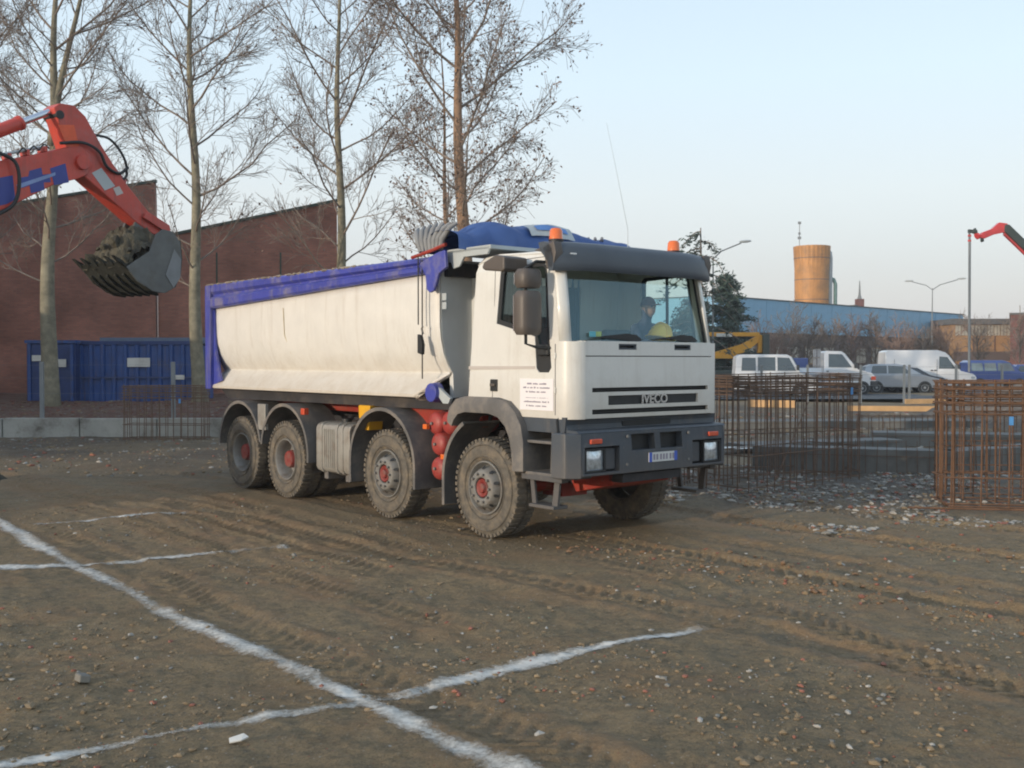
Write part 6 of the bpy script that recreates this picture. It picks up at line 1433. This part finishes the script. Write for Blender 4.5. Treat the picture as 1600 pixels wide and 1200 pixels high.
# stones, rubble, leaf litter
def scatter(name, n, fn, smin, smax, mats, label, cat, flat=.6, seed=0):
    rg = random.Random(seed); mb = MB()
    P = [fn(rg) for _ in range(n)]; Zs = H(np.array([p[0] for p in P]), np.array([p[1] for p in P]), False)
    for k, (p, z) in enumerate(zip(P, Zs)):
        s_ = smin * (smax / smin) ** (rg.random() ** 2.2); mb.mi = rg.choices(range(len(mats)), weights=[m_[1] for m_ in mats])[0]
        a = rg.uniform(.6, 1.3); mb.ico((p[0], p[1], float(z) + s_ * flat * .35), (s_ * a, s_ / a, s_ * flat), rg.random(), jit=.32)
    o = mb.build(name, [m_[0] for m_ in mats], recalc=False); tag(o, label, cat, kind='stuff'); return o
stW = mat('pale_mortar_chip', (.38, .36, .32), .9, var=.2); stG = mat('grey_stone', (.21, .20, .175), .9, var=.3); stB = mat('brick_chip', (.26, .11, .075), .9, var=.25); stM = mat('mud_clod', (.22, .165, .10), .95, var=.3, scale=10); stGr = mat('green_chip', (.22, .34, .24), .6)
sm_mix = [(stM, 16), (stG, 3), (stW, 1.1), (stB, 1.3), (stGr, .08)]
def near_pt(rg):
    y = 3.8 + 12 * rg.random() ** 1.5; return (rg.uniform(-.56, .56) * y + rg.uniform(-.5, .5), y)
def noisy(fn, thr, f=.8, seed=50):
    def g(rg):
        for _ in range(8):
            p = fn(rg)
            if float(fbm(np.array([p[0]]), np.array([p[1]]), f, seed, 2)[0]) > thr: return p
        return p
    return g
scatter('clods_and_pebbles', 8500, noisy(near_pt, .0), .005, .024, sm_mix, 'small clods, pebbles and brick chips trodden into the foreground mud', 'pebbles', seed=1)
scatter('larger_stones', 90, near_pt, .018, .045, [(stM, 7), (stG, 3), (stW, 1.4), (stB, 1.6)], 'scattered larger stones and brick pieces on the mud', 'stones', seed=2, flat=.5)
def clay_pt(rg):
    s = rg.uniform(1, 11); l = rg.choice((.33, .33, .95, 3.3, 2.9)) + .012 * s * s * .35 + rg.gauss(0, .16)
    return (TX + math.sin(TYAW) * s + math.cos(TYAW) * l, TY - math.cos(TYAW) * s + math.sin(TYAW) * l)
scatter('ridge_clods', 1500, clay_pt, .008, .035, [(mat('clay_clod', (.21, .125, .068), .95, var=.3, scale=10), 6), (stM, 4), (stW, .6), (stB, .8)], 'crumbled clay clods along the tyre ridges', 'clods', seed=3)
def rub_pt(rg): 
    x = rg.uniform(2.0, 9.5); return (x, rg.uniform(11.6 if x > 3.4 else 13.5, 19.5))
scatter('rubble', 9000, noisy(rub_pt, -.10, 1.1, 52), .010, .055, [(stG, 8), (stW, 5.5), (stB, 2.2), (stM, 3)], 'grey and red demolition rubble between the truck and the cages', 'rubble', seed=4, flat=.45)
scatter('bank_litter', 3500, lambda rg: (rg.uniform(-17, -2.5), 27.6 + 5.4 * rg.random()), .02, .07, [(mat('red_brown_leaf', (.17, .075, .055), .9, var=.4, scale=8), 7), (stM, 3), (stG, 1), (stB, 1)], 'reddish leaf litter and earth on the bank under the trees', 'litter', seed=5, flat=.3)
scatter('left_debris', 1600, lambda rg: (rg.uniform(-14, -3), rg.uniform(18, 27)), .015, .06, [(stG, 4), (stW, 1.6), (stB, 2), (stM, 7)], 'broken debris on the mud before the concrete wall', 'debris', seed=6, flat=.5)
scatter('middle_debris', 1500, lambda rg: (rg.uniform(5, 16), rg.uniform(19.5, 40)), .03, .09, [(stG, 4), (stW, 1.6), (stB, 2.5), (stM, 5)], 'brown debris between the concrete footings', 'debris', seed=7, flat=.4)
whs = mat('white_plastic_sheet', (.62, .62, .58), .6, var=.1)
ws_ = MB().grid(lambda u, v_: (3.6 + u * 2.3, 21.2 + u * .5 + v_ * .5, .16 + .05 * noise.noise(Vector((u * 6, v_ * 4, 3)))), 20, 5).build('plastic_sheet', whs); tag(ws_, 'torn white plastic strip on the ground behind the dark cages', 'plastic sheet')
pf = MB().add([(-.01, 0, 0), (.05, .0, .012), (.08, .03, .02), (.05, .05, .03), (.01, .045, .01), (-.02, .03, .012)], [(0, 1, 2, 3, 4, 5)]).build('white_scrap', whs); x_, y_ = -1.42, 5.35; pf.location = (x_, y_, Hs(x_, y_) + .012); tag(pf, 'small white scrap lying below the near chalk line', 'scrap'); pf.modifiers.new('t', 'SOLIDIFY').thickness = .006
bs = MB().box((-.06, -.035, 0), (.06, .035, .05)).build('broken_brick', stG, bevel=.012); x_, y_ = -2.62, 6.45; bs.location = (x_, y_, Hs(x_, y_)); bs.rotation_euler = (.2, .1, 2.2); tag(bs, 'grey broken brick lying in the left foreground mud', 'brick')

# ------------------------------------------------------------------ chalk lines sprinkled on the mud
def chalk_mat():
    m = bpy.data.materials.new('chalk_powder'); m.use_nodes = True; t = m.node_tree; b = t.nodes['Principled BSDF']; b.inputs['Roughness'].default_value = 1
    tc = t.nodes.new('ShaderNodeTexCoord'); n = t.nodes.new('ShaderNodeTexNoise'); n.inputs['Scale'].default_value = 24; n.inputs['Detail'].default_value = 7; n.inputs['Roughness'].default_value = .75
    t.links.new(tc.outputs['Object'], n.inputs['Vector'])
    cr_ = t.nodes.new('ShaderNodeMix'); cr_.data_type = 'RGBA'; cr_.inputs[6].default_value = (.50, .48, .43, 1); cr_.inputs[7].default_value = (.74, .72, .66, 1)
    n2 = t.nodes.new('ShaderNodeTexNoise'); n2.inputs['Scale'].default_value = 9; n2.inputs['Detail'].default_value = 4; t.links.new(tc.outputs['Object'], n2.inputs['Vector']); t.links.new(n2.outputs['Fac'], cr_.inputs[0])
    t.links.new(cr_.outputs[2], b.inputs['Base Color'])
    at_ = t.nodes.new('ShaderNodeAttribute'); at_.attribute_name = 'cover'
    ad = t.nodes.new('ShaderNodeMath'); ad.operation = 'ADD'; t.links.new(at_.outputs['Fac'], ad.inputs[0]); t.links.new(n.outputs['Fac'], ad.inputs[1])
    mp = t.nodes.new('ShaderNodeMapRange'); mp.inputs[1].default_value = .80; mp.inputs[2].default_value = 1.26; t.links.new(ad.outputs[0], mp.inputs[0]); t.links.new(mp.outputs[0], b.inputs['Alpha'])
    return m
chm = chalk_mat()
def chalk(pts, wd, label, seed, strength=.62):
    pts = [Vector((p[0], p[1], 0)) for p in pts]; P = []
    for a, b in zip(pts, pts[1:]):
        n = max(1, int((b - a).length / .02)); P += [a + (b - a) * k / n for k in range(n)]
    P.append(pts[-1]); Np = np.array([p[:2] for p in P]); nn = len(P)
    # smooth
    for _ in range(12): Np[1:-1] = (Np[:-2] + 2 * Np[1:-1] + Np[2:]) / 4
    T_ = np.gradient(Np, axis=0); T_ /= np.linalg.norm(T_, axis=1)[:, None]; Nn = np.stack([-T_[:, 1], T_[:, 0]], 1)
    s = np.arange(nn) * .02
    wob = .010 * np.sin(s * 1.3 + seed) + .006 * vn(s * 4, s * 0, seed) * 2
    k = 13; off = np.linspace(-1, 1, k); wv = wd * (1.5 + .9 * vn(s * 2.5, s * 0, seed + 3))
    X_ = Np[:, 0, None] + Nn[:, 0, None] * (off * wv[:, None] + wob[:, None]); Y_ = Np[:, 1, None] + Nn[:, 1, None] * (off * wv[:, None] + wob[:, None])
    Z_ = H(X_, Y_, False) + .007
    end = np.minimum(1, np.minimum(s, s[-1] - s) / .25)
    cov = strength * (1 - np.abs(off)[None] ** 1.6) * end[:, None] + .34 * vn(s * 1.7, s * 0, seed + 9)[:, None] + .2 * vn(s * 6, s * 0, seed + 5)[:, None] - .02
    vs = np.stack([X_, Y_, Z_], -1).reshape(-1, 3); I = np.arange(nn * k).reshape(nn, k)
    f = np.stack([I[:-1, :-1], I[:-1, 1:], I[1:, 1:], I[1:, :-1]], -1).reshape(-1, 4)
    e = bpy.data.meshes.new('chalk_line'); e.from_pydata(vs.tolist(), [], f.tolist()); e.materials.append(chm)
    a = e.attributes.new('cover', 'FLOAT', 'POINT'); a.data.foreach_set('value', cov.ravel().astype(np.float32)); e.polygons.foreach_set('use_smooth', [True] * len(f))
    o = bpy.data.objects.new('chalk_line', e); C.objects.link(o); tag(o, label, 'chalk line', 'chalk lines marked on the mud'); return o
chalk([(-7.2, 14.1), (-6.02, 12.5), (-5.09, 11.27), (-4.3, 10.24), (-3.45, 9.2), (-2.77, 8.32), (-2.04, 7.46), (-1.53, 6.85), (-1.16, 6.38), (-.82, 6.0), (-.6, 5.69), (-.32, 5.34), (-.06, 5.05), (.35, 4.6), (.7, 4.25)], .088, 'long white chalk line running diagonally to the bottom of the view', 1, .66)
chalk([(-2.85, 4.9), (-2.49, 5.13), (-2.24, 5.29), (-1.99, 5.46), (-1.7, 5.61), (-1.17, 5.84), (-.82, 6.01), (-.58, 6.18), (-.36, 6.37), (0, 6.62), (.2, 6.75), (.64, 7.05), (1.27, 7.47), (1.42, 7.57)], .082, 'near white chalk line crossing the long one in the foreground', 2, .63)
chalk([(-5.75, 12.2), (-5.0, 12.72), (-4.36, 13.17), (-3.95, 13.5)], .09, 'farthest short chalk line at the left behind the others', 3, .58)
chalk([(-5.2, 9.8), (-4.78, 9.9), (-4.25, 10.06), (-3.72, 10.28), (-3.18, 10.54), (-2.85, 10.74), (-2.61, 10.84), (-2.1, 11.08)], .08, 'broken middle chalk line crossing the long one at left', 4, .60)

# dark spoil heap just inside the left edge
def spoil(u, v_):
    a = u * 2 * PI; rr = .6 * v_ * (1 + .2 * math.sin(2 * a)); x, y = -8.80 + rr * math.cos(a), 17.1 + rr * math.sin(a)
    return (x, y, Hs(x, y) - .03 + .28 * (1 - v_) ** .8 + .12 * noise.noise(Vector((x * 3, y * 3, 0))) * (1 - v_))
so_ = MB().grid(spoil, 36, 14).build('spoil_heap', soil_m, smooth=180); tag(so_, 'small dark spoil heap cut by the left edge of the view', 'soil', kind='stuff')

# ------------------------------------------------------------------ winter haze: one even box of air
hz = bpy.data.materials.new('winter_haze'); hz.use_nodes = True; t_ = hz.node_tree; t_.nodes.clear()
pv = t_.nodes.new('ShaderNodeVolumePrincipled'); pv.inputs['Density'].default_value = .0008; pv.inputs['Color'].default_value = (.93, .95, .98, 1); pv.inputs['Anisotropy'].default_value = .2
ho = t_.nodes.new('ShaderNodeOutputMaterial'); t_.links.new(pv.outputs[0], ho.inputs['Volume'])
hb = MB().box((-420, -70, -1.3), (420, 260, 24)).build('haze', hz); tag(hb, kind='stuff')
